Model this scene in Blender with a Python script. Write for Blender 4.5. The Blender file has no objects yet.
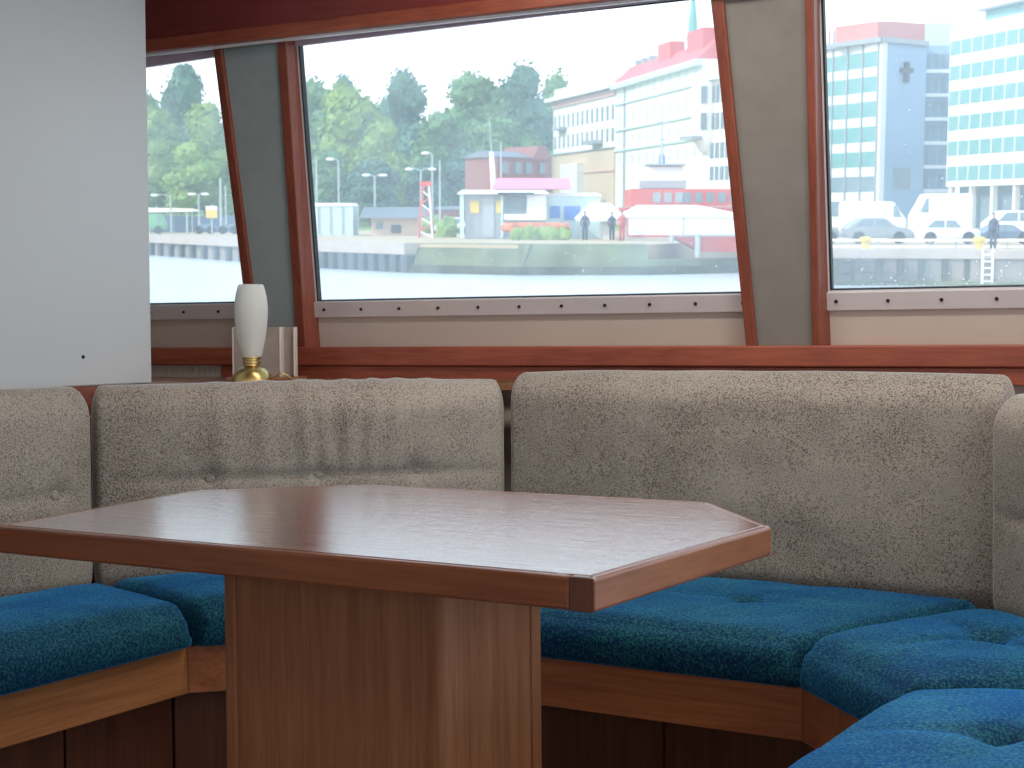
import bpy, bmesh, math, random
from mathutils import Vector, Matrix, noise
R = random.Random(7)
sc = bpy.context.scene
COL = sc.collection
# ------------------------------------------------------------------ camera model
F = 1530.0; PITCH = -0.03491622; ROLL = -0.00851296; YAW = -0.54551692; EYE = 1.03
def rx(a): return Matrix.Rotation(a, 3, 'X')
CP, SP = math.cos(PITCH), math.sin(PITCH); CR, SR = math.cos(ROLL), math.sin(ROLL)
def lvl(v):
    x, y, z = v
    x, z = CR*x - SR*z, SR*x + CR*z
    return Vector((x, CP*y - SP*z, SP*y + CP*z))
UX, UY = math.cos(YAW), math.sin(YAW)
def wdir(v):                       # camera axes (right, forward, up) -> cabin axes
    l = lvl(v)
    return Vector((l.x*UX + l.y*UY, -l.x*UY + l.y*UX, l.z))
cam = bpy.data.cameras.new('camera'); camo = bpy.data.objects.new('camera', cam); COL.objects.link(camo)
r_, f_, u_ = wdir((1,0,0)), wdir((0,1,0)), wdir((0,0,1))
m = Matrix((( r_.x, u_.x, -f_.x, 0), (r_.y, u_.y, -f_.y, 0), (r_.z, u_.z, -f_.z, EYE), (0,0,0,1)))
camo.matrix_world = m
cam.sensor_width = 36; cam.lens = F/1024*36; cam.clip_start = .02; cam.clip_end = 3000
cam.dof.use_dof = True; cam.dof.focus_distance = 3.2; cam.dof.aperture_fstop = 14
sc.camera = camo
# the shore lies level while the boat is trimmed by a few degrees: frame of the shore
PE = -math.atan(169/F)
def shore_basis(v):
    c = rx(-PE) @ Vector(v)
    return wdir(c)
a_, b_, c_ = shore_basis((1,0,0)), shore_basis((0,1,0)), shore_basis((0,0,1))
MEXT = Matrix(((a_.x,b_.x,c_.x,0),(a_.y,b_.y,c_.y,0),(a_.z,b_.z,c_.z,EYE),(0,0,0,1)))
def eray(u, v):
    return rx(PE) @ Vector(((u-512)/F, 1, -(v-384)/F))
def ed(u, v, d):                   # point on the shore seen at u,v, d metres ahead
    r = eray(u, v); return r*(d/r.y)
def ex(u, d): return ed(u, 215, d).x
def ez(v, d): return ed(512, v, d).z
WATER, QUAY = -3.0, -1.5

# ------------------------------------------------------------------ materials
MATS = {}
def nodes(name):
    m = bpy.data.materials.new(name); m.use_nodes = True
    nt = m.node_tree; b = nt.nodes['Principled BSDF']
    MATS[name] = m
    return m, nt, b, nt.nodes.new, nt.links.new
def L(c): return (c[0], c[1], c[2], 1)
def plain(name, col, rough=.5, metal=0, var=.06, scale=8, spec=.5, bump=0):
    m, nt, b, N, K = nodes(name)
    tc = N('ShaderNodeTexCoord'); nz = N('ShaderNodeTexNoise'); nz.inputs['Scale'].default_value = scale; nz.inputs['Detail'].default_value = 4
    K(tc.outputs['Object'], nz.inputs['Vector'])
    rp = N('ShaderNodeValToRGB'); rp.color_ramp.elements[0].position = .3; rp.color_ramp.elements[1].position = .7
    rp.color_ramp.elements[0].color = L([max(0, x*(1-var)) for x in col]); rp.color_ramp.elements[1].color = L([min(1, x*(1+var)) for x in col])
    K(nz.outputs['Fac'], rp.inputs['Fac']); K(rp.outputs['Color'], b.inputs['Base Color'])
    b.inputs['Roughness'].default_value = rough; b.inputs['Metallic'].default_value = metal; b.inputs['Specular IOR Level'].default_value = spec
    if bump:
        bp = N('ShaderNodeBump'); bp.inputs['Strength'].default_value = bump; bp.inputs['Distance'].default_value = .01
        K(nz.outputs['Fac'], bp.inputs['Height']); K(bp.outputs['Normal'], b.inputs['Normal'])
    return m
def wood(name, c1, c2, axis='X', rough=.35, coat=.0, fine=1.0, streaks=False, rot=0):
    m, nt, b, N, K = nodes(name)
    tc = N('ShaderNodeTexCoord'); mp = N('ShaderNodeMapping')
    s = {'X': (1.2, 26, 26), 'Y': (26, 1.2, 26), 'Z': (26, 26, 1.2)}[axis]
    mp.inputs['Scale'].default_value = [q*fine for q in s]; mp.inputs['Rotation'].default_value = (0, 0, rot)
    K(tc.outputs['Object'], mp.inputs['Vector'])
    nz = N('ShaderNodeTexNoise'); nz.inputs['Scale'].default_value = 1.0; nz.inputs['Detail'].default_value = 5; nz.inputs['Distortion'].default_value = .6
    K(mp.outputs['Vector'], nz.inputs['Vector'])
    nf = N('ShaderNodeTexNoise'); nf.inputs['Scale'].default_value = 5.0; nf.inputs['Detail'].default_value = 3
    K(mp.outputs['Vector'], nf.inputs['Vector'])
    mx = N('ShaderNodeMath'); mx.operation = 'MULTIPLY_ADD'; mx.inputs[1].default_value = .45
    K(nf.outputs['Fac'], mx.inputs[0])
    m2 = N('ShaderNodeMath'); m2.operation = 'MULTIPLY'; m2.inputs[1].default_value = .6; K(nz.outputs['Fac'], m2.inputs[0]); K(m2.outputs[0], mx.inputs[2])
    rp = N('ShaderNodeValToRGB'); e = rp.color_ramp.elements
    e[0].position = .36; e[0].color = L(c2); e[1].position = .68; e[1].color = L(c1)
    K(mx.outputs[0], rp.inputs['Fac']); K(rp.outputs['Color'], b.inputs['Base Color'])
    b.inputs['Roughness'].default_value = rough
    b.inputs['Coat Weight'].default_value = coat; b.inputs['Coat Roughness'].default_value = .11 if streaks else .12
    if streaks:
        mp2 = N('ShaderNodeMapping'); mp2.inputs['Scale'].default_value = (5, 40, 5); mp2.inputs['Rotation'].default_value = (0, 0, .12)
        K(tc.outputs['Object'], mp2.inputs['Vector'])
        ns = N('ShaderNodeTexNoise'); ns.inputs['Scale'].default_value = 2.2; ns.inputs['Detail'].default_value = 7; ns.inputs['Roughness'].default_value = .7; ns.inputs['Distortion'].default_value = .7
        K(mp2.outputs['Vector'], ns.inputs['Vector'])
        mr = N('ShaderNodeMapRange'); mr.inputs['From Min'].default_value = .35; mr.inputs['From Max'].default_value = .7; mr.inputs['To Min'].default_value = .10; mr.inputs['To Max'].default_value = .26
        K(ns.outputs['Fac'], mr.inputs['Value']); K(mr.outputs[0], b.inputs['Roughness'])
        bp = N('ShaderNodeBump'); bp.inputs['Strength'].default_value = .14; bp.inputs['Distance'].default_value = .003
        K(ns.outputs['Fac'], bp.inputs['Height']); K(bp.outputs['Normal'], b.inputs['Normal']); K(bp.outputs['Normal'], b.inputs['Coat Normal'])
    return m
RED1, RED2 = (.40, .105, .055), (.23, .052, .03)
TK1, TK2 = (.40, .175, .075), (.22, .082, .034)
M_TOP = wood('varnished table veneer', (.29,.095,.048), (.15,.045,.022), 'X', .2, 1.0, streaks=True)
M_EDGEX = wood('table edge wood', (.27,.095,.04), (.16,.048,.02), 'X', .3, .2)
M_EDGEY = wood('table edge wood cross', (.32,.125,.05), (.20,.065,.027), 'Y', .3, .2)
M_POST = wood('dark corner wood', (.16,.06,.035), (.08,.03,.018), 'Z', .35, .2)
M_PEDZ = wood('pedestal veneer', (.37,.155,.070), (.22,.08,.034), 'Z', .42, 0, 1.5)
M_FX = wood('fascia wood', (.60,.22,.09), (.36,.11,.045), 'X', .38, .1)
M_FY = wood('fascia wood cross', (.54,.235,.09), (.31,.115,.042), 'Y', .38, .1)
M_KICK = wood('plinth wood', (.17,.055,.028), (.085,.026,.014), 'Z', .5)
M_MAHX = wood('mahogany rail', RED1, RED2, 'X', .38, .1)
M_MAHZ = wood('mahogany upright', (.29,.08,.045), (.18,.042,.024), 'Z', .34, .1)
M_MAHD = wood('dark mahogany board', (.24,.045,.038), (.17,.03,.026), 'X', .4, .1, .5)
M_SHELF = wood('shelf wood', (.42,.22,.12), (.28,.12,.06), 'X', .3, .2)
M_PANEL = plain('beige lining', (.56,.48,.42), .55, var=.04, scale=5)
M_PILLAR = plain('grey pillar lining', (.34,.405,.41), .6, var=.07, scale=14, bump=.05)  # pillar lining with the cool sky light put into its colour
M_PILLARB = plain('dimmed pillar lining', (.24,.222,.20), .6, var=.07, scale=14, bump=.05)  # darker, browner copy of the pillar lining; dimmer light is in its colour
M_STRIP = plain('painted metal strip', (.70,.64,.64), .32, .25, .03, 20)
M_BOLT = plain('dark bolt', (.05,.045,.045), .4, .8, .1)
M_GASKET = plain('black rubber gasket', (.012,.014,.018), .5, 0, .1)
M_ALU = plain('bright metal bead', (.8,.8,.82), .3, .3, .02)
M_CANVAS0 = plain('white painted bead', (.88,.86,.86), .4, 0, .01)
M_WHITE = plain('partition laminate', (.55,.60,.635), .28, 0, .02, 1.5)
M_CEIL = plain('ceiling lining', (.46,.28,.24), .6, 0, .03)
M_FLOOR = plain('floor covering', (.12,.08,.06), .7, 0, .2, 30)
M_HULL = plain('cabin lining', (.55,.5,.45), .6, 0, .03)
M_SOFFIT = plain('soffit lining', (.60,.49,.58), .5, 0, .04)
M_BRASS = plain('brushed brass', (.56,.42,.17), .32, 1, .08, 30)
M_HOLDER = plain('grey brown board', (.36,.30,.27), .45, 0, .1, 25)
M_HEDGE = plain('pale board edge', (.75,.68,.62), .4, 0, .04)

def mat_shade():
    m, nt, b, N, K = nodes('opal glass')
    b.inputs['Base Color'].default_value = (.95,.96,.94,1); b.inputs['Roughness'].default_value = .3
    tr = N('ShaderNodeBsdfTranslucent'); tr.inputs['Color'].default_value = (.9,.92,.9,1)
    nz = N('ShaderNodeTexNoise'); nz.inputs['Scale'].default_value = 6
    mr = N('ShaderNodeMapRange'); mr.inputs['To Min'].default_value = .48; mr.inputs['To Max'].default_value = .56; K(nz.outputs['Fac'], mr.inputs['Value'])
    mx = N('ShaderNodeMixShader'); K(mr.outputs[0], mx.inputs[0]); K(b.outputs[0], mx.inputs[1]); K(tr.outputs[0], mx.inputs[2])
    K(mx.outputs[0], nt.nodes['Material Output'].inputs['Surface'])
    return m
M_SHADE = mat_shade()
def mat_glass():                    # thin, slightly salt-dusted pane, pale veil mixed in for outdoor haze
    m, nt, b, N, K = nodes('salt dusted glass with haze veil')
    tp = N('ShaderNodeBsdfTransparent'); tp.inputs['Color'].default_value = (.97,.985,.98,1)
    gl = N('ShaderNodeBsdfGlossy'); gl.inputs['Roughness'].default_value = .03
    fr = N('ShaderNodeFresnel'); fr.inputs['IOR'].default_value = 1.45
    m1 = N('ShaderNodeMixShader'); K(fr.outputs[0], m1.inputs[0]); K(tp.outputs[0], m1.inputs[1]); K(gl.outputs[0], m1.inputs[2])
    du = N('ShaderNodeBsdfTranslucent'); du.inputs['Color'].default_value = (.84,.95,1,1)
    tc = N('ShaderNodeTexCoord')
    nz = N('ShaderNodeTexNoise'); nz.inputs['Scale'].default_value = 5; nz.inputs['Detail'].default_value = 6; K(tc.outputs['Object'], nz.inputs['Vector'])
    mr = N('ShaderNodeMapRange'); mr.inputs['From Min'].default_value = .3; mr.inputs['From Max'].default_value = .7
    mr.inputs['To Min'].default_value = .12; mr.inputs['To Max'].default_value = .20; K(nz.outputs['Fac'], mr.inputs['Value'])
    m2 = N('ShaderNodeMixShader'); K(mr.outputs[0], m2.inputs[0]); K(m1.outputs[0], m2.inputs[1]); K(du.outputs[0], m2.inputs[2])
    K(m2.outputs[0], nt.nodes['Material Output'].inputs['Surface'])
    return m
M_GLASS = mat_glass()
def mat_drop():
    m, nt, b, N, K = nodes('rain drop water')
    nz = N('ShaderNodeTexNoise'); nz.inputs['Scale'].default_value = 40
    mr = N('ShaderNodeMapRange'); mr.inputs['To Min'].default_value = .02; mr.inputs['To Max'].default_value = .12; K(nz.outputs['Fac'], mr.inputs['Value']); K(mr.outputs[0], b.inputs['Roughness'])
    b.inputs['Base Color'].default_value = (1,1,1,1); b.inputs['Transmission Weight'].default_value = 1; b.inputs['IOR'].default_value = 1.33
    return m
M_DROP = mat_drop()
def mat_beige():
    m, nt, b, N, K = nodes('speckled beige upholstery')
    tc = N('ShaderNodeTexCoord')
    big = N('ShaderNodeTexNoise'); big.inputs['Scale'].default_value = 5; big.inputs['Detail'].default_value = 3; K(tc.outputs['Object'], big.inputs['Vector'])
    sp = N('ShaderNodeTexNoise'); sp.inputs['Scale'].default_value = 290; sp.inputs['Detail'].default_value = 3; sp.inputs['Roughness'].default_value = .6; K(tc.outputs['Object'], sp.inputs['Vector'])
    ad = N('ShaderNodeMath'); ad.operation = 'MULTIPLY_ADD'; ad.inputs[1].default_value = .22; K(big.outputs['Fac'], ad.inputs[0]); K(sp.outputs['Fac'], ad.inputs[2])
    rp = N('ShaderNodeValToRGB'); e = rp.color_ramp.elements
    e[0].position = .58; e[0].color = (.50,.455,.395,1); e[1].position = .74; e[1].color = (.17,.135,.108,1)
    K(ad.outputs[0], rp.inputs['Fac'])
    wv = N('ShaderNodeTexNoise'); wv.inputs['Scale'].default_value = 420; K(tc.outputs['Object'], wv.inputs['Vector'])
    mx = N('ShaderNodeMix'); mx.data_type = 'RGBA'; mx.blend_type = 'MULTIPLY'; mx.inputs[0].default_value = .35
    K(rp.outputs['Color'], mx.inputs[6]); K(wv.outputs['Color'], mx.inputs[7])
    K(mx.outputs[2], b.inputs['Base Color'])
    b.inputs['Roughness'].default_value = .75; b.inputs['Sheen Weight'].default_value = 1; b.inputs['Sheen Roughness'].default_value = .25; b.inputs['Specular IOR Level'].default_value = .25
    bp = N('ShaderNodeBump'); bp.inputs['Strength'].default_value = .25; bp.inputs['Distance'].default_value = .002
    K(sp.outputs['Fac'], bp.inputs['Height']); K(bp.outputs['Normal'], b.inputs['Normal'])
    return m
M_BEIGE = mat_beige()
def mat_blue():
    m, nt, b, N, K = nodes('blue flecked velour')
    tc = N('ShaderNodeTexCoord')
    sp = N('ShaderNodeTexNoise'); sp.inputs['Scale'].default_value = 210; sp.inputs['Detail'].default_value = 2; K(tc.outputs['Object'], sp.inputs['Vector'])
    big = N('ShaderNodeTexNoise'); big.inputs['Scale'].default_value = 6; big.inputs['Detail'].default_value = 3; K(tc.outputs['Object'], big.inputs['Vector'])
    ad = N('ShaderNodeMath'); ad.operation = 'MULTIPLY_ADD'; ad.inputs[1].default_value = .3; K(big.outputs['Fac'], ad.inputs[0]); K(sp.outputs['Fac'], ad.inputs[2])
    rp = N('ShaderNodeValToRGB'); e = rp.color_ramp.elements
    e[0].position = .58; e[0].color = (.002,.028,.085,1); e[1].position = .84; e[1].color = (.02,.14,.15,1)
    K(ad.outputs[0], rp.inputs['Fac']); K(rp.outputs['Color'], b.inputs['Base Color'])
    b.inputs['Roughness'].default_value = .8; b.inputs['Specular IOR Level'].default_value = .15
    b.inputs['Sheen Weight'].default_value = .85; b.inputs['Sheen Roughness'].default_value = .38; b.inputs['Sheen Tint'].default_value = (.05,.42,1,1)
    r2 = N('ShaderNodeValToRGB'); r2.color_ramp.elements[0].position = .58; r2.color_ramp.elements[0].color = (.02,.30,.98,1); r2.color_ramp.elements[1].position = .82; r2.color_ramp.elements[1].color = (.16,.66,1,1)
    K(ad.outputs[0], r2.inputs['Fac']); K(r2.outputs['Color'], b.inputs['Sheen Tint'])
    bp = N('ShaderNodeBump'); bp.inputs['Strength'].default_value = .35; bp.inputs['Distance'].default_value = .003
    K(sp.outputs['Fac'], bp.inputs['Height']); K(bp.outputs['Normal'], b.inputs['Normal'])
    return m
M_BLUE = mat_blue()

# ------------------------------------------------------------------ mesh helpers
def BM(): return bmesh.new()
def addpoly(bm, lo, hi):
    """closed prism between two equal-length rings"""
    a = [bm.verts.new(p) for p in lo]; b = [bm.verts.new(p) for p in hi]; n = len(a)
    fs = [bm.faces.new(a[::-1]), bm.faces.new(b)]
    for i in range(n): fs.append(bm.faces.new((a[i], a[(i+1)%n], b[(i+1)%n], b[i])))
    return a+b, fs
def box(bm, lo, hi, bev=0):
    x0,y0,z0 = lo; x1,y1,z1 = hi
    v, fs = addpoly(bm, [(x0,y0,z0),(x1,y0,z0),(x1,y1,z0),(x0,y1,z0)], [(x0,y0,z1),(x1,y0,z1),(x1,y1,z1),(x0,y1,z1)])
    if bev: bevel(bm, fs, bev)
    return v
def bevel(bm, fs, w, seg=2):
    es = set(e for f in fs for e in f.edges)
    bmesh.ops.bevel(bm, geom=list(es), offset=w, segments=seg, affect='EDGES', profile=.5)
def prism(bm, pts, z0, z1, bev=0, seg=2):
    v, fs = addpoly(bm, [(p[0],p[1],z0) for p in pts], [(p[0],p[1],z1) for p in pts])
    if bev: bevel(bm, fs, bev, seg)
def lathe(bm, prof, c=(0,0,0), n=32, cap=True):
    rings = []
    for r, z in prof:
        rings.append([bm.verts.new((c[0]+r*math.cos(2*math.pi*k/n), c[1]+r*math.sin(2*math.pi*k/n), c[2]+z)) for k in range(n)])
    for a, b in zip(rings, rings[1:]):
        for k in range(n): bm.faces.new((a[k], a[(k+1)%n], b[(k+1)%n], b[k]))
    if cap: bm.faces.new(rings[0][::-1]); bm.faces.new(rings[-1])
def tube(bm, pts, r, n=8, r2=None):
    pts = [Vector(p) for p in pts]; rings = []
    for i, p in enumerate(pts):
        d = (pts[min(i+1, len(pts)-1)] - pts[max(i-1, 0)]).normalized()
        q = d.orthogonal().normalized() if i == 0 else (q0 - d*q0.dot(d)).normalized()
        q0 = q; s = d.cross(q)
        rr = r if r2 is None else r + (r2-r)*i/(len(pts)-1)
        rings.append([bm.verts.new(p + (q*math.cos(2*math.pi*k/n) + s*math.sin(2*math.pi*k/n))*rr) for k in range(n)])
    for a, b in zip(rings, rings[1:]):
        for k in range(n): bm.faces.new((a[k], a[(k+1)%n], b[(k+1)%n], b[k]))
    bm.faces.new(rings[0][::-1]); bm.faces.new(rings[-1])
def blob(bm, c, r, sub=2, amp=.25, fr=1.5, seed=0):
    ret = bmesh.ops.create_icosphere(bm, subdivisions=sub, radius=1)
    o = Vector((seed*3.1, seed*1.7, seed*.9))
    for v in ret['verts']:
        d = v.co.copy(); k = 1 + amp*noise.fractal(d*fr+o, 1.0, 2.0, 3)
        v.co = Vector((c[0]+d.x*r[0]*k, c[1]+d.y*r[1]*k, c[2]+d.z*r[2]*k))
def tag(o, label=None, cat=None, group=None, kind=None):
    if label: o['label'] = label
    if cat: o['category'] = cat
    if group: o['group'] = group
    if kind: o['kind'] = kind
    return o
class EXT:                          # objects on the shore: vertices given in the shore frame
    pass
def emp(name, loc, label=None, cat=None, group=None, kind=None, ext=False, parent=None):
    o = bpy.data.objects.new(name, None); COL.objects.link(o); o.empty_display_size = .1
    o['_x'] = 0; del o['_x']
    loc = Vector(loc); ORG[o.name] = (loc, ext)
    if parent: o.parent = parent; o.location = loc - ORG[parent.name][0]
    else: o.matrix_world = (MEXT @ Matrix.Translation(loc)) if ext else Matrix.Translation(loc)
    return tag(o, label, cat, group, kind)
ORG = {}
def ob(name, bm, mat, parent=None, smooth=False, ext=False, label=None, cat=None, group=None, kind=None, sub=0):
    bmesh.ops.recalc_face_normals(bm, faces=bm.faces)
    lo = Vector((min(v.co.x for v in bm.verts), min(v.co.y for v in bm.verts), min(v.co.z for v in bm.verts)))
    hi = Vector((max(v.co.x for v in bm.verts), max(v.co.y for v in bm.verts), max(v.co.z for v in bm.verts)))
    org = Vector(((lo.x+hi.x)/2, (lo.y+hi.y)/2, lo.z))
    bmesh.ops.translate(bm, verts=bm.verts, vec=-org)
    me = bpy.data.meshes.new(name); bm.to_mesh(me); bm.free()
    me.materials.append(mat)
    if smooth:
        for p in me.polygons: p.use_smooth = True
        if smooth == 'auto': me.set_sharp_from_angle(angle=math.radians(35))
    o = bpy.data.objects.new(name, me); COL.objects.link(o)
    if parent:
        porg, ext = ORG[parent.name]
        o.parent = parent; o.location = org - porg
    else:
        o.matrix_world = (MEXT @ Matrix.Translation(org)) if ext else Matrix.Translation(org)
    ORG[o.name] = (org, ext)
    if sub:
        md = o.modifiers.new('sub', 'SUBSURF'); md.levels = sub; md.render_levels = sub
    return tag(o, label, cat, group, kind)
def copytree(o, delta, parent=None):
    c = o.copy(); COL.objects.link(c)
    org, ext = ORG[o.name]
    if parent: c.parent = parent; ORG[c.name] = (org, ext)
    else:
        n = org + Vector(delta); ORG[c.name] = (n, ext)
        c.matrix_world = (MEXT @ Matrix.Translation(n)) if ext else Matrix.Translation(n)
    for ch in [q for q in COL.objects if q.parent == o]: copytree(ch, delta, c)
    return c

# ------------------------------------------------------------------ window wall (leans inwards, swings 4.8 degrees off the settee)
WY = 0.08403; A = Vector((math.cos(WY), math.sin(WY), 0)); NO = Vector((-math.sin(WY), math.cos(WY), 0)); Zv = Vector((0,0,1))
BE = math.radians(9); B = Zv*math.cos(BE) - NO*math.sin(BE); W = NO*math.cos(BE) + Zv*math.sin(BE)
P0 = Vector((-1.2, 3.6, .985))
def wf(s, t, w): return P0 + A*s + B*t + W*w
def wpoly(bm, pts, w0, w1, bev=0):
    v, fs = addpoly(bm, [wf(s,t,w0) for s,t in pts], [wf(s,t,w1) for s,t in pts])
    if bev: bevel(bm, fs, bev)
def wbox(bm, s0, s1, t0, t1, w0, w1, bev=0): wpoly(bm, [(s0,t0),(s1,t0),(s1,t1),(s0,t1)], w0, w1, bev)
def vf(s, y, z): return P0 - Zv*P0.z + A*s + NO*y + Zv*z        # vertical frame of the same wall
def vbox(bm, s0, s1, y0, y1, z0, z1, bev=0):
    v, fs = addpoly(bm, [vf(s0,y0,z0),vf(s1,y0,z0),vf(s1,y1,z0),vf(s0,y1,z0)], [vf(s0,y0,z1),vf(s1,y0,z1),vf(s1,y1,z1),vf(s0,y1,z1)])
    if bev: bevel(bm, fs, bev)
S0, S1 = -2.85, 2.2
wall = emp('wall_far', vf(-.5,0,0), kind='structure')
bm = BM(); wbox(bm, S0, S1, -.03, .089, -.004, .05); ob('lower_panel', bm, M_PANEL, wall)
bm = BM(); vbox(bm, S0, S1, .0, .05, 0, .97); ob('base_panel', bm, M_PANEL, wall)
bm = BM(); wpoly(bm, [(-1.735,-.01),(-1.585,-.01),(-1.556,.90),(-1.757,.90)], -.04, .04); ob('pillar_panel', bm, M_PILLAR, wall)
bm = BM(); wpoly(bm, [(-.246,-.01),(-.098,-.01),(-.066,.90),(-.290,.90)], -.04, .04); ob('pillar_panel', bm, M_PILLARB, wall)
bm = BM(); wpoly(bm, [(1.15,-.01),(1.3,-.01),(1.3,.90),(1.15,.90)], -.04, .04); ob('pillar_panel', bm, M_PILLAR, wall)
bm = BM(); wbox(bm, S0, S1, .862, 1.2, -.006, .05); ob('upper_panel', bm, M_SOFFIT, wall)
TR = [((-1.777,-1.749),(-1.758,-1.728)), ((-1.560,-1.529),(-1.600,-1.570)), ((-.312,-.283),(-.269,-.241)), ((-.084,-.062),(-.104,-.086))]
for i, ((a,b),(c,d)) in enumerate(TR):
    bm = BM(); gb_, gt_ = {1: (-1.5455,-1.5225), 3: (-.0665,-.0585)}.get(i, (d, b))
    v, fs = addpoly(bm, [wf(c,-.005,-.052), wf(d,-.005,-.052), wf(b,.88,-.052), wf(a,.88,-.052)], [wf(c,-.005,.008), wf(gb_,-.005,.008), wf(gt_,.88,.008), wf(a,.88,.008)])
    bevel(bm, fs, .003)
    ob('trim_%d' % (i+1), bm, M_MAHZ, kind='structure')
GL = [[(-2.75,.135),(-1.795,.135),(-1.80,.85),(-2.75,.85)], [(-1.545,.135),(-.280,.135),(-.325,.858),(-1.522,.858)], [(-.066,.138),(1.14,.138),(1.14,.85),(-.058,.85)]]
BO = [[-2.145+.128*k for k in range(-4, 3)], [-1.519+.1235*k for k in range(11)], [-.050+.1245*k for k in range(9)]]
for i, g in enumerate(GL):
    w = emp('window_%d' % (i+1), wf((g[0][0]+g[1][0])/2, .09, 0), kind='structure')
    ed_ = [(-2.85,-1.75),(-1.57,-.262),(-.09,1.15)][i]
    bm = BM(); wpoly(bm, [(g[0][0]-.01,.125),(g[1][0]+.02,.125),(g[2][0]+.02,.87),(g[3][0]-.01,.87)], .010, .013); ob('pane', bm, M_GLASS, w)
    bm = BM()
    def ring(bm, g, o, wd, w0, w1):
        q = g; c = [(g[0][0]-o, g[0][1]-o), (g[1][0]+o, g[1][1]-o), (g[2][0]+o, g[2][1]+o), (g[3][0]-o, g[3][1]+o)]
        h = [(c[0][0]-wd, c[0][1]-wd), (c[1][0]+wd, c[1][1]-wd), (c[2][0]+wd, c[2][1]+wd), (c[3][0]-wd, c[3][1]+wd)]
        for k in range(4):
            wpoly(bm, [c[k], h[k], h[(k+1)%4], c[(k+1)%4]], w0, w1)
    ring(bm, g, -.003, .003, -.004, .012); wpoly(bm, [(g[0][0],g[0][1]),(g[0][0]+.005,g[0][1]),(g[3][0]+.005,g[3][1]),g[3]], -.006, .012); ob('gasket', bm, M_GASKET, w)
    bm = BM(); ring(bm, g, 0, .004, -.008, .012); ob('glazing_bead', bm, M_ALU, w)
    bm = BM(); wbox(bm, ed_[0], ed_[1], .089, .134, -.014, .02, .002); st = ob('sill_strip', bm, M_STRIP, w)
    bm = BM(); hl_, hr_ = [(.806,.843),(.846,.861),(.846,.852)][i]; wpoly(bm, [(ed_[0],hl_),(ed_[1],hr_),(ed_[1],.91),(ed_[0],.91)], -.014, .02, .002); ob('head_strip', bm, M_SOFFIT, w)
    bm = BM(); rr_ = random.Random(i+5); q0, q1 = g[0], g[1]
    for k in range((160,420,420)[i]):
        s_ = rr_.uniform(max(q0[0], -2.2), q1[0]); t_ = .145 + .69*rr_.random()**(2.2)
        rad = rr_.uniform(.0008,.0021); cc = wf(s_, t_, .0145); m6 = 6
        lo = [cc + (A*math.cos(2*math.pi*k2/m6)+B*1.2*math.sin(2*math.pi*k2/m6))*rad for k2 in range(m6)]
        md = [cc + W*rad*.5 + (A*math.cos(2*math.pi*k2/m6)+B*1.2*math.sin(2*math.pi*k2/m6))*rad*.7 for k2 in range(m6)]
        addpoly(bm, lo, md)
    ob('raindrops', bm, M_DROP, w, True, kind='stuff')
    for s in BO[i]:
        bm = BM(); cc = wf(s, .112, -.014); n = 10
        lo = [cc + (A*math.cos(2*math.pi*k/n)+B*math.sin(2*math.pi*k/n))*.0048 for k in range(n)]
        hi = [cc - W*.004 + (A*math.cos(2*math.pi*k/n)+B*math.sin(2*math.pi*k/n))*.0036 for k in range(n)]
        addpoly(bm, lo, hi); ob('bolt', bm, M_BOLT, st)
# rail on the wall, header above the windows
bm = BM(); vbox(bm, S0, S1, -.062, .03, .936, .988, .004); ob('trim_5', bm, M_MAHX, kind='structure')
bm = BM(); vbox(bm, -1.868, S1, -.05, .0, .895, .9345, .002); ob('trim_6', bm, M_MAHX, kind='structure')
bm = BM()
for k in range(49): vbox(bm, -2.85+k*.02, -2.85+k*.02+.0185, -.046, -.035, .90, .935)
ob('slatted_panel', bm, M_PANEL, wall)
hd = emp('trim_7', vf(-.4,-.23,1.82), kind='structure')
bm = BM(); vbox(bm, S0, S1, -.235, -.215, 1.828, 1.864, .003); ob('lower_rail', bm, M_MAHX, hd)
bm = BM(); vbox(bm, S0, S1, -.226, -.208, 1.865, 2.12); ob('header_board', bm, M_MAHD, hd)
bm = BM(); vbox(bm, S0, S1, -.2155, -.203, 1.8215, 1.8275); ob('bead', bm, M_CANVAS0, hd)
bm = BM(); vbox(bm, S0, S1, -.204, -.10, 1.838, 1.850); ob('soffit', bm, M_SOFFIT, hd)
# cabin shell
bm = BM(); box(bm, (-3.6,-2.6,-.05), (2.6,3.9,0)); ob('floor', bm, M_FLOOR, kind='structure')
bm = BM(); box(bm, (-3.6,-2.6,2.08), (2.6,3.7,2.13)); ob('ceiling', bm, M_CEIL, kind='structure')
bm = BM(); box(bm, (-2.905,-2.6,.902), (-2.87,2.92,2.08), .003); wl = ob('wall_left', bm, M_WHITE, kind='structure')
for yy, zz in ((2.685, .974),):
    bm = BM(); lathe(bm, [(.005,0),(.004,.003)], n=10)
    bmesh.ops.rotate(bm, verts=bm.verts, cent=(0,0,0), matrix=Matrix.Rotation(math.pi/2,3,'Y')); bmesh.ops.translate(bm, verts=bm.verts, vec=(-2.87,yy,zz))
    ob('screw', bm, M_BOLT, wl)
bm = BM(); box(bm, (-3.65,-2.6,0), (-3.6,3.5,2.1)); ob('wall_outer', bm, M_HULL, kind='structure')
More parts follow.
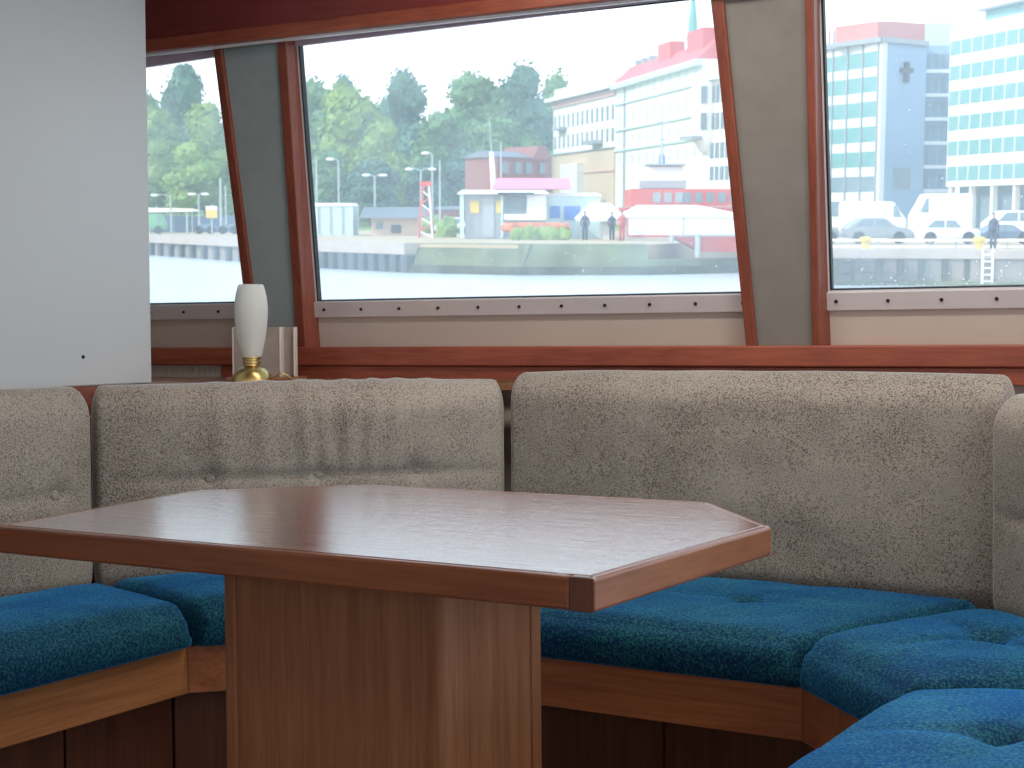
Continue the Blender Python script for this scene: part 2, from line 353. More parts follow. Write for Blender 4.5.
# starboard side and stern: walls with large window openings, behind and beside the camera
bm = BM()
box(bm, (2.55,-2.6,0), (2.6,3.9,.35)); box(bm, (2.55,-2.6,2.04), (2.6,3.9,2.1))
for y in (-2.6,-1.0,.6,2.2,3.7): box(bm, (2.55,y,.35), (2.6,y+.08,2.04))
ob('wall_right', bm, M_HULL, kind='structure')
bm = BM()
box(bm, (-3.6,-2.65,0), (2.6,-2.6,1.15)); box(bm, (-3.6,-2.65,1.9), (2.6,-2.6,2.1))
for x in (-3.6,-2.1,-.6,.9,2.4): box(bm, (x,-2.65,.9), (x+.2,-2.6,1.9))
ob('wall_near', bm, M_HULL, kind='structure')

# ------------------------------------------------------------------ shelf behind the settee
sh = emp('corner_shelf', (-2.9,2.9,.87), 'low wooden shelf running along the wall behind the corner seat backs', 'shelf')
bm = BM(); prism(bm, [(-3.55,.6),(-2.862,.6),(-2.862,2.625),(-2.10,3.388),(-1.9,3.47),(-3.55,3.335)], .875, .90, .003); ob('shelf_top', bm, M_SHELF, sh)
bm = BM(); prism(bm, [(-2.862,.6),(-2.85,.6),(-2.85,2.62),(-2.095,3.376),(-2.105,3.384),(-2.862,2.627)], .83, .902, .001); ob('shelf_lip', bm, M_MAHX, sh)
# ------------------------------------------------------------------ settee base
be = emp('settee_base', (-1.5,2.9,0), 'built in wooden settee base with fascia boards around the table under the blue cushions', 'settee')
PL = [(-2.287,.6),(-2.287,2.42),(-2.005,2.70),(-1.013,2.70),(-.72,2.405),(-.72,.6)]
def offs(pl, o):                    # offset towards the seat side (away from the table)
    res = []
    for i, p in enumerate(pl):
        p = Vector(p); ds = []
        if i > 0: ds.append((p-Vector(pl[i-1])).normalized())
        if i < len(pl)-1: ds.append((Vector(pl[i+1])-p).normalized())
        ns = [Vector((-d.y, d.x)) for d in ds]; n = sum(ns, Vector((0,0))).normalized()
        res.append(p + n*(o/ n.dot(ns[0])))
    return res
P1 = offs(PL, .022); P2 = offs(PL, .075); P3 = offs(PL, .095)
for i in range(5):
    bm = BM(); prism(bm, [PL[i], PL[i+1], P1[i+1], P1[i]], .258, .360, .0025)
    o = ob('fascia', bm, M_FX if i == 2 else M_FY, be)
    if i in (1,3): o.data.materials[0] = wood('fascia wood diagonal %d' % i, (.52,.20,.085), (.30,.10,.042), 'X', .38, .1, 1, False, (-1 if i == 1 else 1)*math.pi/4)
    bm = BM()
    Lg = (Vector(PL[i+1])-Vector(PL[i])).length; n = max(1, int(Lg/.3))
    for k in range(n):
        q0, q1 = P2[i].lerp(P2[i+1], k/n), P2[i].lerp(P2[i+1], (k+1)/n); e = (q1-q0).normalized()*.003
        r0, r1 = P3[i].lerp(P3[i+1], k/n), P3[i].lerp(P3[i+1], (k+1)/n)
        prism(bm, [q0+e, q1-e, r1-e, r0+e], .05, .30, .002)
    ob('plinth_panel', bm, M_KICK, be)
bm = BM()
for i in range(5): prism(bm, [P1[i]+Vector((0,0)), P1[i+1], offs(PL,.5)[i+1], offs(PL,.5)[i]], .335, .355)
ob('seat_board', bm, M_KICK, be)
bm = BM(); prism(bm, [(-2.86,.6),(-2.845,.6),(-2.845,2.625),(-2.10,3.37),(-2.115,3.38),(-2.86,2.635)], 0, .825); ob('back_board', bm, M_MAHX, be)
bm = BM(); prism(bm, [(-2.03,3.431),(-.7,3.440),(-.7,3.452),(-2.03,3.443)], 0, .86); ob('back_board', bm, M_MAHX, be)
# ------------------------------------------------------------------ cushions
def gs(n, e=.22):                   # parameters bunched towards both ends
    out = []
    for i in range(n+1):
        t = i/n; out.append(t*(1-e) + e*(.5-.5*math.cos(math.pi*t)))
    return out
def cushion(quad, z0, z1, r, n, fn, M=None, tight=False):
    """rounded upholstered block; quad = four plan corners, counter-clockwise; fn(a,b,c,nrm,L,D,H) -> offset along normal"""
    q = [Vector((p[0],p[1],0)) for p in quad]
    Lx = ((q[1]-q[0]).length + (q[2]-q[3]).length)/2; D = ((q[3]-q[0]).length + (q[2]-q[1]).length)/2; H = z1-z0
    na, nb, nc = n; ga, gb, gc = gs(na), gs(nb), gs(nc)
    bm = BM(); vs = {}
    def V(i,j,k):
        if (i,j,k) in vs: return vs[i,j,k]
        p = Vector((ga[i]*Lx, gb[j]*D, gc[k]*H))
        r3 = r if isinstance(r, tuple) else (r,r,r); lo = Vector((min(r3[0],Lx/2),min(r3[1],D/2),min(r3[2],H/2)))
        if tight:
            f_ = min(1, max(0, (gc[k]-.15)/.45)); f_ = f_*f_*(3-2*f_); lo = Vector((.010,.010,.010)).lerp(lo, f_)
        c = Vector((min(max(p.x,lo.x),Lx-lo.x), min(max(p.y,lo.y),D-lo.y), min(max(p.z,lo.z),H-lo.z)))
        d = p-c
        if d.length > 1e-6:
            nrm = Vector((d.x/lo.x, d.y/lo.y, d.z/lo.z)).normalized(); p = c + Vector((nrm.x*lo.x, nrm.y*lo.y, nrm.z*lo.z))
        else: nrm = Vector((0,0,0))
        a, b, cc = p.x/Lx, p.y/D, p.z/H
        o = fn(a, b, cc, nrm)
        p = p + o
        a, b = p.x/Lx, p.y/D
        xy = (q[0]*(1-a)*(1-b) + q[1]*a*(1-b) + q[2]*a*b + q[3]*(1-a)*b)
        w = Vector((xy.x, xy.y, z0 + p.z))
        if M: w = M @ w
        vs[i,j,k] = bm.verts.new(w); return vs[i,j,k]
    for i in range(na):
        for j in range(nb):
            for k in (0, nc): bm.faces.new((V(i,j,k),V(i+1,j,k),V(i+1,j+1,k),V(i,j+1,k)))
    for i in range(na):
        for k in range(nc):
            for j in (0, nb): bm.faces.new((V(i,j,k),V(i+1,j,k),V(i+1,j,k+1),V(i,j,k+1)))
    for j in range(nb):
        for k in range(nc):
            for i in (0, na): bm.faces.new((V(i,j,k),V(i,j+1,k),V(i,j+1,k+1),V(i,j,k+1)))
    return bm
def g2(x, y, sx, sy): return math.exp(-(x*x/(sx*sx) + y*y/(sy*sy)))
def bump4(t): return 1-(2*t-1)**4
def seat(name, quad, label, tufts, seed, z0=.362, z1=.455, n=(60,44,8), puff=.022):
    q = [Vector(p) for p in quad]
    Lx = ((q[1]-q[0]).length + (q[2]-q[3]).length)/2; D = ((q[3]-q[0]).length + (q[2]-q[1]).length)/2
    def fn(a, b, c, nr):
        top = max(0, (c-.35)/.65); e = bump4(a)*bump4(b)
        z = puff*e*top
        for (ta, tb, dep, rad) in tufts:
            x, y = (a-ta)*Lx, (b-tb)*D
            z -= dep*g2(x, y, rad, rad)*top
            z -= dep*.35*(g2(x, y, rad*5, rad*.7) + g2(x, y, rad*.7, rad*5))*top*e
        z += .0035*noise.noise(Vector((a*Lx*9+seed, b*D*9, seed)))*top
        side = .012*bump4(c)
        # pull folds on the front edge
        fold = .004*noise.noise(Vector((a*Lx*26,seed*3,c*.6)))*max(0, 1-a*2.5)*(1-top)*(1 if b < .1 else 0)
        return Vector((0, (-(side+fold) if b < .02 else (side*.3 if b > .98 else 0)), z))
    bm = cushion(quad, z0, z1, (.03,.055,.055), n, fn, None, True)
    return ob(name, bm, M_BLUE, None, True, label=label, cat='cushion', group=None)
# quad order: front-left, front-right, back-right, back-left (front = table side), counter-clockwise
seat('seat_cushion', [(-2.262,1.0),(-2.262,2.405),(-2.69,2.545),(-2.69,1.0)], 'blue seat cushion lying along the left side below the pale wall', [(.62,.5,.02,.03),(.25,.5,.02,.03)], 1, n=(80,40,8))
seat('seat_cushion', [(-2.25,2.42),(-1.99,2.672),(-1.985,3.268),(-2.695,2.565)], 'blue seat cushion cut to the left corner behind the table pedestal', [(.5,.45,.018,.03)], 2)
seat('seat_cushion', [(-1.978,2.672),(-1.012,2.672),(-.812,3.275),(-1.975,3.272)], 'blue seat cushion along the window side with dark shaded front', [(.3,.5,.012,.03),(.7,.5,.012,.03)], 3, n=(90,44,8), puff=.012)
seat('seat_cushion', [(-.998,2.668),(-.732,2.398),(-.265,2.66),(-.80,3.20)], 'blue seat cushion cut to the right corner with creased front', [(.50,.55,.022,.035)], 4, n=(60,60,8), puff=.028)
seat('seat_cushion', [(-.745,2.385),(-.745,.95),(-.25,.95),(-.25,2.645)], 'blue seat cushion nearest the viewer in the bottom right corner', [(.26,.50,.03,.035),(.7,.5,.03,.035)], 5, n=(90,44,8), puff=.03)
def backc(p0, p1, z0, z1, th, label, buttons, seed, wr=0, lean=.0):
    """back cushion standing on the line p0->p1 (seen face first), thickness behind it"""
    p0, p1 = Vector((p0[0],p0[1],0)), Vector((p1[0],p1[1],0)); d = (p1-p0); Lx = d.length; d.normalize(); nrm = Vector((-d.y, d.x, 0))
    M = Matrix(((d.x,nrm.x,0,p0.x),(d.y,nrm.y,0,p0.y),(0,0,1,0),(0,0,0,1))); H = z1-z0
    def fn(a, b, c, nr):
        face = 1 if b < .5 else 0; e = bump4(a)*bump4(c)
        dy = 0; dz = 0
        if face:
            fr = max(0, 1-b*4)
            dy = -.014*e*fr
            if buttons:
                for (ta, tc) in buttons:
                    x, z = (a-ta)*Lx, (c-tc)*H
                    dy += .014*g2(x, z, .028, .028)*fr
                tc = buttons[0][1]
                dy += .007*math.exp(-((c-tc)*H/.012)**2)*fr*bump4(a)
            if wr:
                for (ta, amp, wd, sl) in wr:
                    x = (a-ta)*Lx - sl*(c-.7)*H
                    vert = math.exp(-((c-.78)/.26)**2)
                    dy -= 1.4*amp*math.exp(-(x/wd)**2)*vert*fr
            dy += .006*noise.fractal(Vector((a*Lx*6+seed*7, c*H*6, seed)), 1, 2, 3)*fr*e
        if c > .97:
            dz = .004*noise.noise(Vector((a*Lx*5+seed, b, 3.3)))+.006*bump4(a)
            if wr:
                for (ta, amp, wd, sl) in wr: dz += amp*.45*math.exp(-(((a-ta)*Lx-sl*.3*H)/wd)**2)
        dx = .006*noise.noise(Vector((c*5, seed, a)))*(1 if a in (0,1) else 0)
        return Vector((dx, dy, dz))
    bm = cushion([(0,0),(Lx,0),(Lx,th),(0,th)], z0, z1, (.024,.064,.075), (int(Lx*100), 14, 56), fn, M)
    o = ob('back_cushion', bm, M_BEIGE, None, True, label=label, cat='cushion')
    for (ta, tc) in buttons or []:
        b2 = BM(); blob(b2, (0,0,0), (.013,.006,.013), 2, 0)
        for v in b2.verts: v.co = M @ Vector((ta*Lx+v.co.x, .0045+v.co.y, z0+tc*H+v.co.z))
        ob('button', b2, M_BEIGE, o, True)
    return o
backc((-2.70,1.55), (-2.70,2.562), .40, .905, .13, 'pale speckled back cushion at the left edge beneath the partition wall', [(.245,.52),(.60,.52),(.875,.52)], 1)
backc((-2.712,2.556), (-1.998,3.270), .40, .905, .13, 'speckled brown back cushion with a wrinkled top standing in front of the white lamp', [(.27,.56),(.53,.56),(.77,.57)], 2,
      wr=[(.40,.006,.022,.02),(.50,.010,.018,-.03),(.545,.008,.015,-.06),(.60,.010,.02,.03),(.655,.010,.018,.10),(.71,.008,.02,.14),(.78,.007,.018,.18),(.30,.005,.022,-.06)])
backc((-2.012,3.281), (-.778,3.292), .40, .925, .13, 'large smooth speckled brown back cushion below the middle window', [], 3)
backc((-.795,3.20), (-.250,2.655), .40, .890, .13, 'light grey back cushion cropped by the right edge of the photo', [(.25,.5),(.6,.5)], 4)

# ------------------------------------------------------------------ table
tb = emp('saloon_table', (-1.40,1.95,0), 'varnished wooden table with clipped back corners on a box pedestal', 'table')
TZ = .74; TH = .043
TK = .03     # slight lean towards the aisle, added so the top mirrors the windows
pts = [(-1.942,1.626),(-.872,1.623),(-.825,2.081),(-1.013,2.281),(-1.684,2.270),(-1.945,2.081)]
def inset(p, o):
    res = []; p = [Vector(q) for q in p]; n = len(p)
    for i in range(n):
        d0 = (p[i]-p[i-1]).normalized(); d1 = (p[(i+1)%n]-p[i]).normalized()
        n0, n1 = Vector((-d0.y,d0.x)), Vector((-d1.y,d1.x)); m_ = (n0+n1).normalized(); res.append(p[i]+m_*(o/m_.dot(n0)))
    return [(q.x,q.y) for q in res]
ins = inset(pts, .013)
CB0 = (pts[1][0]-.034, pts[1][1]); CB1 = (ins[1][0]-.022, ins[1][1])
def tprism(bm, p, z0, z1, bev):
    v, fs = addpoly(bm, [(x,y,z0+TK*(y-1.95)) for x,y in p], [(x,y,z1+TK*(y-1.95)) for x,y in p]); bevel(bm, fs, bev)
bm = BM(); tprism(bm, ins, TZ-TH+.006, TZ, .0015); ob('table_top', bm, M_TOP, tb)
n = len(pts)
for i in range(n):
    a0, a1, b1, b0 = pts[i], pts[(i+1)%n], ins[(i+1)%n], ins[i]
    if i == 0: a1 = CB0; b1 = CB1
    bm = BM(); tprism(bm, [a0, a1, b1, b0], TZ-TH, TZ-.0005, .004)
    ob('edge_band', bm, M_EDGEX if i in (0,3) else M_EDGEY, tb)
bm = BM(); tprism(bm, [CB0, pts[1], ins[1], CB1], TZ-TH-.0005, TZ-.0003, .002); ob('corner_block', bm, M_POST, tb)
ped = emp('pedestal', (-1.41,1.93,0), parent=tb)
x0, x1, y0, y1 = -1.616, -1.2045, 1.80, 2.056
bm = BM(); rr = .022
prof = [(x0,y0+.0)] + [(x1-rr+rr*math.sin(t*math.pi/16), y0+rr-rr*math.cos(t*math.pi/16)) for t in range(9)] + [(x1,y1),(x0,y1)]
prism(bm, prof, .03, TZ-TH-.006); ob('body', bm, M_PEDZ, ped, 'auto')
bm = BM(); box(bm, (x0-.003,y0-.004,.03), (x0+.018,y0+.02,TZ-TH), .002); ob('edge_strip', bm, M_PEDZ, ped)
bm = BM(); box(bm, (x1-.01,y1-.024,.03), (x1+.004,y1+.003,TZ-TH), .002); ob('edge_strip', bm, M_PEDZ, ped)
bm = BM(); box(bm, (x0-.04,y0-.04,0), (x1+.04,y1+.04,.03), .005); ob('foot_plate', bm, M_POST, ped)

# ------------------------------------------------------------------ lamp and menu holder on the shelf
LX, LY, LZ = -2.655, 3.065, .90
lp = emp('table_lamp', (LX,LY,LZ), 'small table lamp with white opal glass shade and round brass base', 'lamp')
bm = BM(); prof = [(.0535,0),(.0535,.004)] + [(.0535*math.cos(t*math.pi/20), .004+.044*math.sin(t*math.pi/20)) for t in range(1,9)] + [(.014,.048)]
lathe(bm, prof, (LX,LY,LZ), 40); ob('base', bm, M_BRASS, lp, 'auto')
bm = BM(); lathe(bm, [(.0205,.044),(.0205,.049),(.0235,.051),(.0235,.056),(.0215,.058),(.0215,.062),(.0255,.064),(.0255,.069),(.02,.071)], (LX,LY,LZ), 32); ob('collar', bm, M_BRASS, lp, 'auto')
bm = BM(); sp = [(.0265,.067),(.0315,.090),(.0365,.116),(.0405,.144),(.0433,.172),(.0438,.192),(.0425,.214),(.0385,.236),(.0325,.257)]
lathe(bm, sp + [(r-.003, z) for r, z in sp[::-1]], (LX,LY,LZ), 40, False); ob('lamp_shade', bm, M_SHADE, lp, True, sub=1)
bm = BM(); tube(bm, [(LX+.045,LY+.03,LZ+.012),(LX+.06,LY+.045,LZ+.024),(LX+.072,LY+.055,LZ+.018),(LX+.076,LY+.075,LZ+.005),(LX+.08,LY+.14,LZ+.004),(LX+.02,LY+.2,LZ+.004)], .0025, 8); ob('cord', bm, M_BRASS, lp, True)
hx, hy = -2.775, 3.235
hl = emp('menu_holder', (hx,hy,.90), 'grey brown upright menu holder standing behind the white lamp', 'holder')
rt = Vector((UX, -UY, 0)); rt = Vector((math.cos(-.25), math.sin(-.25)*-1, 0)); rt = Vector((.90,.43,0)).normalized(); bk = Vector((-rt.y, rt.x, 0))
def hbox(bm, a0, a1, b0, b1, z0, z1, bev=.002):
    c = Vector((hx,hy,0))
    f = lambda a,b,z: c + rt*a + bk*b + Vector((0,0,z))
    v, fs = addpoly(bm, [f(a0,b0,z0),f(a1,b0,z0),f(a1,b1,z0),f(a0,b1,z0)], [f(a0,b0,z1),f(a1,b0,z1),f(a1,b1,z1),f(a0,b1,z1)])
    if bev: bevel(bm, fs, bev)
bm = BM(); hbox(bm, -.085, .12, -.04, .06, .90, .909); ob('base_plate', bm, M_SHELF, hl)
bm = BM(); hbox(bm, -.066, .062, -.022, -.012, .909, 1.044); ob('front_board', bm, M_HOLDER, hl)
bm = BM(); hbox(bm, .062, .0665, -.024, .02, .909, 1.045, .001); ob('divider', bm, M_HEDGE, hl)
bm = BM(); hbox(bm, .066, .098, .012, .02, .909, 1.044); ob('rear_board', bm, M_HOLDER, hl)
bm = BM(); hbox(bm, .098, .102, -.01, .022, .909, 1.045, .001); ob('end_board', bm, M_HEDGE, hl)
bm = BM(); hbox(bm, -.0695, -.066, -.024, .02, .909, 1.045, .001); ob('end_board', bm, M_HEDGE, hl)

#EXTERIOR
# ------------------------------------------------------------------ the shore beyond the windows (frame of the shore, metres)
def leafmat(name, c1, c2):
    m = plain(name, c1, .7, 0, .3, .8, .2)
    rp = [n for n in m.node_tree.nodes if n.type == 'VALTORGB'][0]; rp.color_ramp.elements[0].color = L(c2); rp.color_ramp.elements[1].color = L(c1)
    return m
M_LF = {'light': leafmat('light foliage', (.30,.40,.09), (.15,.26,.06)), 'mid': leafmat('mid foliage', (.17,.30,.11), (.08,.18,.07)),
        'dark': leafmat('dark foliage', (.10,.22,.13), (.05,.13,.09))}
M_BARK = plain('bark', (.10,.075,.055), .9)
M_WATER = plain('harbour water', (.62,.66,.68), .25, 0, .05, .3)  # pale base colour stands in for sky glint on the water
M_STONE = plain('quay stone', (.25,.22,.19), .85, 0, .18, .9)
M_STONE2 = plain('pale quay edge', (.42,.35,.30), .8, 0, .08, 1)
M_PAVE = plain('quay paving', (.46,.35,.22), .9, 0, .08, .4)
M_GRASSY = plain('grassy bank', (.14,.16,.085), .95, 0, .35, .7)
M_WEED = plain('weedy waterline', (.07,.075,.05), .95, 0, .5, 1.2)
M_PILE = plain('dark sheet pile', (.06,.075,.085), .8, 0, .2, 2)
M_LAWN = plain('lawn', (.20,.30,.08), .95, 0, .2, .3)
M_WHW = plain('white render', (.78,.77,.74), .8, 0, .03, .2)
M_TAN = plain('tan render', (.62,.47,.34), .8, 0, .06, .3)
M_PINKB = plain('pink frieze', (.62,.36,.33), .8, 0, .05, .3)
M_ROOF = plain('red sheet roof', (.60,.12,.12), .6, 0, .06, .4)
M_ORANGE = plain('orange dome sheet', (.62,.17,.06), .5, 0, .06, .8)
M_TEAL = plain('green copper', (.16,.42,.38), .6, 0, .1, .5)
M_WIN = plain('window glass dark', (.17,.22,.25), .25, 0, .15, .4)
M_BLWALL = plain('pale blue grey cladding', (.29,.42,.58), .7, 0, .04, .1)
M_BLWALL2 = plain('white spandrel', (.78,.82,.84), .7, 0, .03, .2)
M_TWIN = plain('teal window band', (.16,.38,.38), .25, 0, .12, .3)
M_GWIN = plain('grey blue window', (.20,.28,.34), .25, 0, .15, .4)
M_PINK = plain('pink penthouse', (.62,.25,.22), .8, 0, .05, .2)
M_GREYM = plain('grey metal', (.36,.38,.40), .5, .3, .06, 3)
M_DKM = plain('dark metal', (.05,.055,.06), .5, .2, .1, 3)
M_LMP = plain('lamp post grey', (.42,.46,.48), .5, .2, .05, 3)
M_VAN = plain('white van paint', (.82,.82,.82), .3, 0, .02, 2)
M_CARD = plain('grey car paint', (.30,.33,.36), .3, .2, .03, 2)
M_CARB = plain('blue car paint', (.10,.16,.26), .3, .2, .03, 2)
M_TYRE = plain('tyre', (.02,.02,.02), .8)
M_REDP = plain('red ship paint', (.66,.09,.07), .5, 0, .05, 1)
M_YEL = plain('yellow paint', (.78,.56,.10), .5, 0, .05, 2)
M_BLUEP = plain('blue panel', (.06,.20,.58), .5, 0, .05, 2)
M_CANV = plain('white canvas', (.85,.84,.82), .8, 0, .02, 1)
M_BANN = plain('pink banner', (.80,.25,.38), .7, 0, .06, 1)
M_PALE = plain('pale teal panel', (.56,.70,.70), .5, 0, .05, 1)
M_BRICK = plain('red brick', (.28,.11,.09), .9, 0, .12, 2)
M_SLATE = plain('slate roof', (.15,.17,.20), .7, 0, .08, 1)
M_SKIN = plain('skin', (.52,.33,.25), .6, 0, .03, 5)
M_CLB = plain('dark clothes', (.06,.07,.11), .9, 0, .1, 5)
M_CLR = plain('red clothes', (.50,.09,.08), .9, 0, .1, 5)
M_FLOW = plain('orange flowers', (.62,.20,.10), .9, 0, .3, 3)
M_GREEN = plain('green paint', (.14,.40,.17), .5, 0, .05, 2)
def P(u, d, z): return (ex(u, d), d, z)
def eb(bm, u0, u1, d0, d1, z0, z1, dd=None):
    """block seen between columns u0,u1 at depth d0, reaching back to d1"""
    x0, x1 = ex(u0, d0), ex(u1, d0); box(bm, (x0, d0, z0), (x1, d1, z1))
# water and quays
bm = BM(); prism(bm, [(-220,6),(160,6),(260,400),(-300,400)], WATER-.5, WATER); ob('harbour_water', bm, M_WATER, ext=True, kind='structure')
edge = [(60,125),(150,115),(246,98),(318,87),(404,80),(520,76.5),(650,77),(745,80)]
q = [Vector((ex(u,d), d)) for u,d in edge]
qr = [Vector((ex(u,d), d)) for u,d in [(772,67),(832,66),(1100,64.5)]]
bm = BM(); prism(bm, [(p.x,p.y+1) for p in q[:6]]+[(q[6].x,q[6].y+1.5),(q[7].x-1.5,q[7].y+5)]+[(ex(760,120),120),(200,120),(300,420),(-330,420),(-150,140)], WATER+.2, QUAY); ob('quay_ground', bm, M_PAVE, ext=True, kind='structure')
bm = BM(); prism(bm, [(p.x,p.y+.9) for p in qr]+[(120,64),(220,118),(ex(765,118),118)], WATER+.2, QUAY-.02); ob('quay_ground', bm, M_PAVE, ext=True, kind='structure')
def wallstrip(bm, pts, z0, z1, t0, t1, back=1.2):
    """sloping strip along pts (front), leaning back from t0 (bottom offset) to t1 (top offset)"""
    for a, b in zip(pts, pts[1:]):
        d = (b-a).normalized(); n = Vector((-d.y, d.x))
        f = lambda p, o, z: (p.x+n.x*o, p.y+n.y*o, z)
        addpoly(bm, [f(a,t0,z0),f(b,t0,z0),f(b,back,z0),f(a,back,z0)], [f(a,t1,z1),f(b,t1,z1),f(b,back,z1),f(a,back,z1)])
lw = emp('embankment', (q[2].x,q[2].y,WATER), 'stone quay wall with dark piles seen across the water behind the lamp', 'wall', ext=True)
bm = BM(); wallstrip(bm, q[:5], WATER-.3, QUAY-.55, .3, .3); ob('wall_face', bm, M_STONE, lw)
bm = BM(); wallstrip(bm, q[:5], QUAY-.55, QUAY+.05, .0, .0); ob('coping', bm, M_STONE2, lw)
for k in range(34):
    t = k/33*3.96; i = min(3, int(t)); p = q[i].lerp(q[i+1], t-i); d = (q[i+1]-q[i]).normalized()
    bm = BM(); w_ = .55; n_ = Vector((-d.y,d.x))
    addpoly(bm, [(p.x,p.y,WATER-.2),(p.x+d.x*w_,p.y+d.y*w_,WATER-.2),(p.x+d.x*w_+n_.x*.5,p.y+d.y*w_+n_.y*.5,WATER-.2),(p.x+n_.x*.5,p.y+n_.y*.5,WATER-.2)],
                [(p.x,p.y,QUAY-.6),(p.x+d.x*w_,p.y+d.y*w_,QUAY-.6),(p.x+d.x*w_+n_.x*.5,p.y+d.y*w_+n_.y*.5,QUAY-.6),(p.x+n_.x*.5,p.y+n_.y*.5,QUAY-.6)])
    ob('pile', bm, M_PILE, lw)
gb = emp('grassy_bank', (q[5].x,q[5].y,WATER), 'grassy sloping bank above the water in the middle window', 'bank', ext=True)
bm = BM(); wallstrip(bm, q[4:7], WATER+.35, QUAY+.02, .2, 1.0, 3); wallstrip(bm, q[6:], WATER+.35, WATER+.75, .2, .5, 1.2); ob('slope', bm, M_GRASSY, gb)
bm = BM(); wallstrip(bm, q[4:], WATER-.3, WATER+.42, -.1, .15, 2); ob('waterline_stones', bm, M_WEED, gb)
rw = emp('embankment', (qr[1].x,qr[1].y,WATER), 'stone quay wall with stained joints in the right window', 'wall', ext=True)
bm = BM(); wallstrip(bm, qr, WATER-.3, QUAY-.35, .1, .1); ob('wall_face', bm, M_STONE, rw)
bm = BM(); wallstrip(bm, qr, QUAY-.35, QUAY+.03, .0, .0); ob('coping', bm, M_STONE2, rw)
bm = BM(); wallstrip(bm, qr, WATER-.3, WATER+.2, -.06, -.02); ob('waterline_weed', bm, M_GRASSY, rw)
for u in (836,858,880,901,922,945,967,1003,1030):
    bm = BM(); box(bm, (ex(u,65.6)-.12, 65.3, WATER+.2), (ex(u,65.6)+.12, 65.9, QUAY-.38)); ob('stained_joint', bm, M_WEED, rw)
bm = BM()
for zz in (.38,.70): box(bm, (ex(826,65.6),65.75,WATER+zz*1.4), (ex(1060,65.6),66.0,WATER+zz*1.4+.04))
ob('course_joint', bm, M_WEED, rw)
# ladder of tyres hanging on the wall
ld = emp('quay_ladder', (ex(990,65),65.1,WATER), 'pale ladder fixed to the stone quay wall near the right edge', 'ladder', ext=True)
for u in (985,995):
    bm = BM(); tube(bm, [(ex(u,65),65.1,WATER+.1),(ex(u,65),65.1,QUAY+.1)], .05, 6); ob('stile', bm, M_CANV, ld)
for k in range(5):
    bm = BM(); z = WATER+.2+k*.28; tube(bm, [(ex(985,65),65.1,z),(ex(995,65),65.1,z)], .035, 6); ob('rung', bm, M_CANV, ld)
# guard rail wall on the right quay with yellow bollards
gr = emp('guard_rail', (ex(900,70),70,QUAY), 'low white guard rail along the right quay', 'rail', ext=True)
for z0, z1 in ((.30,.42),(.02,.12)):
    bm = BM(); box(bm, (ex(820,70),70,QUAY+z0), (ex(1060,70),70.15,QUAY+z1)); ob('rail', bm, M_CANV, gr)
for u in range(826,1060,26):
    bm = BM(); box(bm, (ex(u,70),70.0,QUAY), (ex(u,70)+.08,70.1,QUAY+.3)); ob('post', bm, M_GREYM, gr)
for u, nm in ((866,'left'),(980,'right')):
    bm = BM(); lathe(bm, [(.17,0),(.17,.28),(.27,.32),(.29,.42),(.22,.52),(.05,.55)], (ex(u,68.6),68.6,QUAY), 14)
    ob('bollard', bm, M_YEL, None, 'auto', True, 'yellow bollard on the right quay, %s one of the two' % nm, 'bollard', 'yellow bollards on the quay')
# ------------------------------------------------------------------ hill and trees
bm = BM()
n = 24
for i in range(n):
    x0, x1 = -100+i*5.5, -100+(i+1)*5.5
    hgt = lambda x: 5.0*math.exp(-((x+40)/45)**2)
    addpoly(bm, [(x0,150,QUAY-.5),(x1,150,QUAY-.5),(x1,330,QUAY-.5),(x0,330,QUAY-.5)], [(x0,150,QUAY),(x1,150,QUAY),(x1,330,QUAY+hgt(x1)*2),(x0,330,QUAY+hgt(x0)*2)])
ob('lawn_ground', bm, M_LAWN, ext=True, kind='structure')
TREES = [
 (188,63,64,222,'dark','tall dark tree highest in the left window',219), (160,108,56,180,'light','pale green bushy tree cut by the partition edge in the left window',217),
 (207,103,70,170,'light','pale green rounded tree at the centre of the left window',217), (236,118,40,190,'mid','green tree against the right frame of the left window',219),
 (150,92,44,214,'mid','mid green tree behind the pale trees at the partition edge',219),
 (314,78,66,196,'mid','green tree at the left frame of the middle window',219), (345,74,46,224,'dark','dark green crown rising behind the pale tree in the middle window',214),
 (346,86,84,172,'light','large yellow green tree at the left of the middle window',221), (384,118,58,166,'light','smaller yellow green tree right of the largest pale tree',221),
 (403,70,58,216,'dark','dark pointed tree between the pale trees and the broad green one',219), (440,112,66,186,'mid','broad low green tree above the white hut',219),
 (470,72,84,202,'mid','broad rounded green tree above the kiosk',219), (502,116,66,178,'mid','dense green tree just left of the brick house',217),
 (524,63,66,220,'dark','tall bluish green tree right of the broad rounded one',219), (556,70,50,236,'mid','green tree touching the white terrace building',219),
 (330,150,50,160,'mid','low green tree behind the pale shed',215), (372,160,60,158,'dark','dark low tree behind the tan hut',215), (430,160,50,165,'dark','dark undergrowth tree behind the red lattice tower',213),
 (465,150,60,170,'dark','shady low tree behind the kiosk roof',210),
]
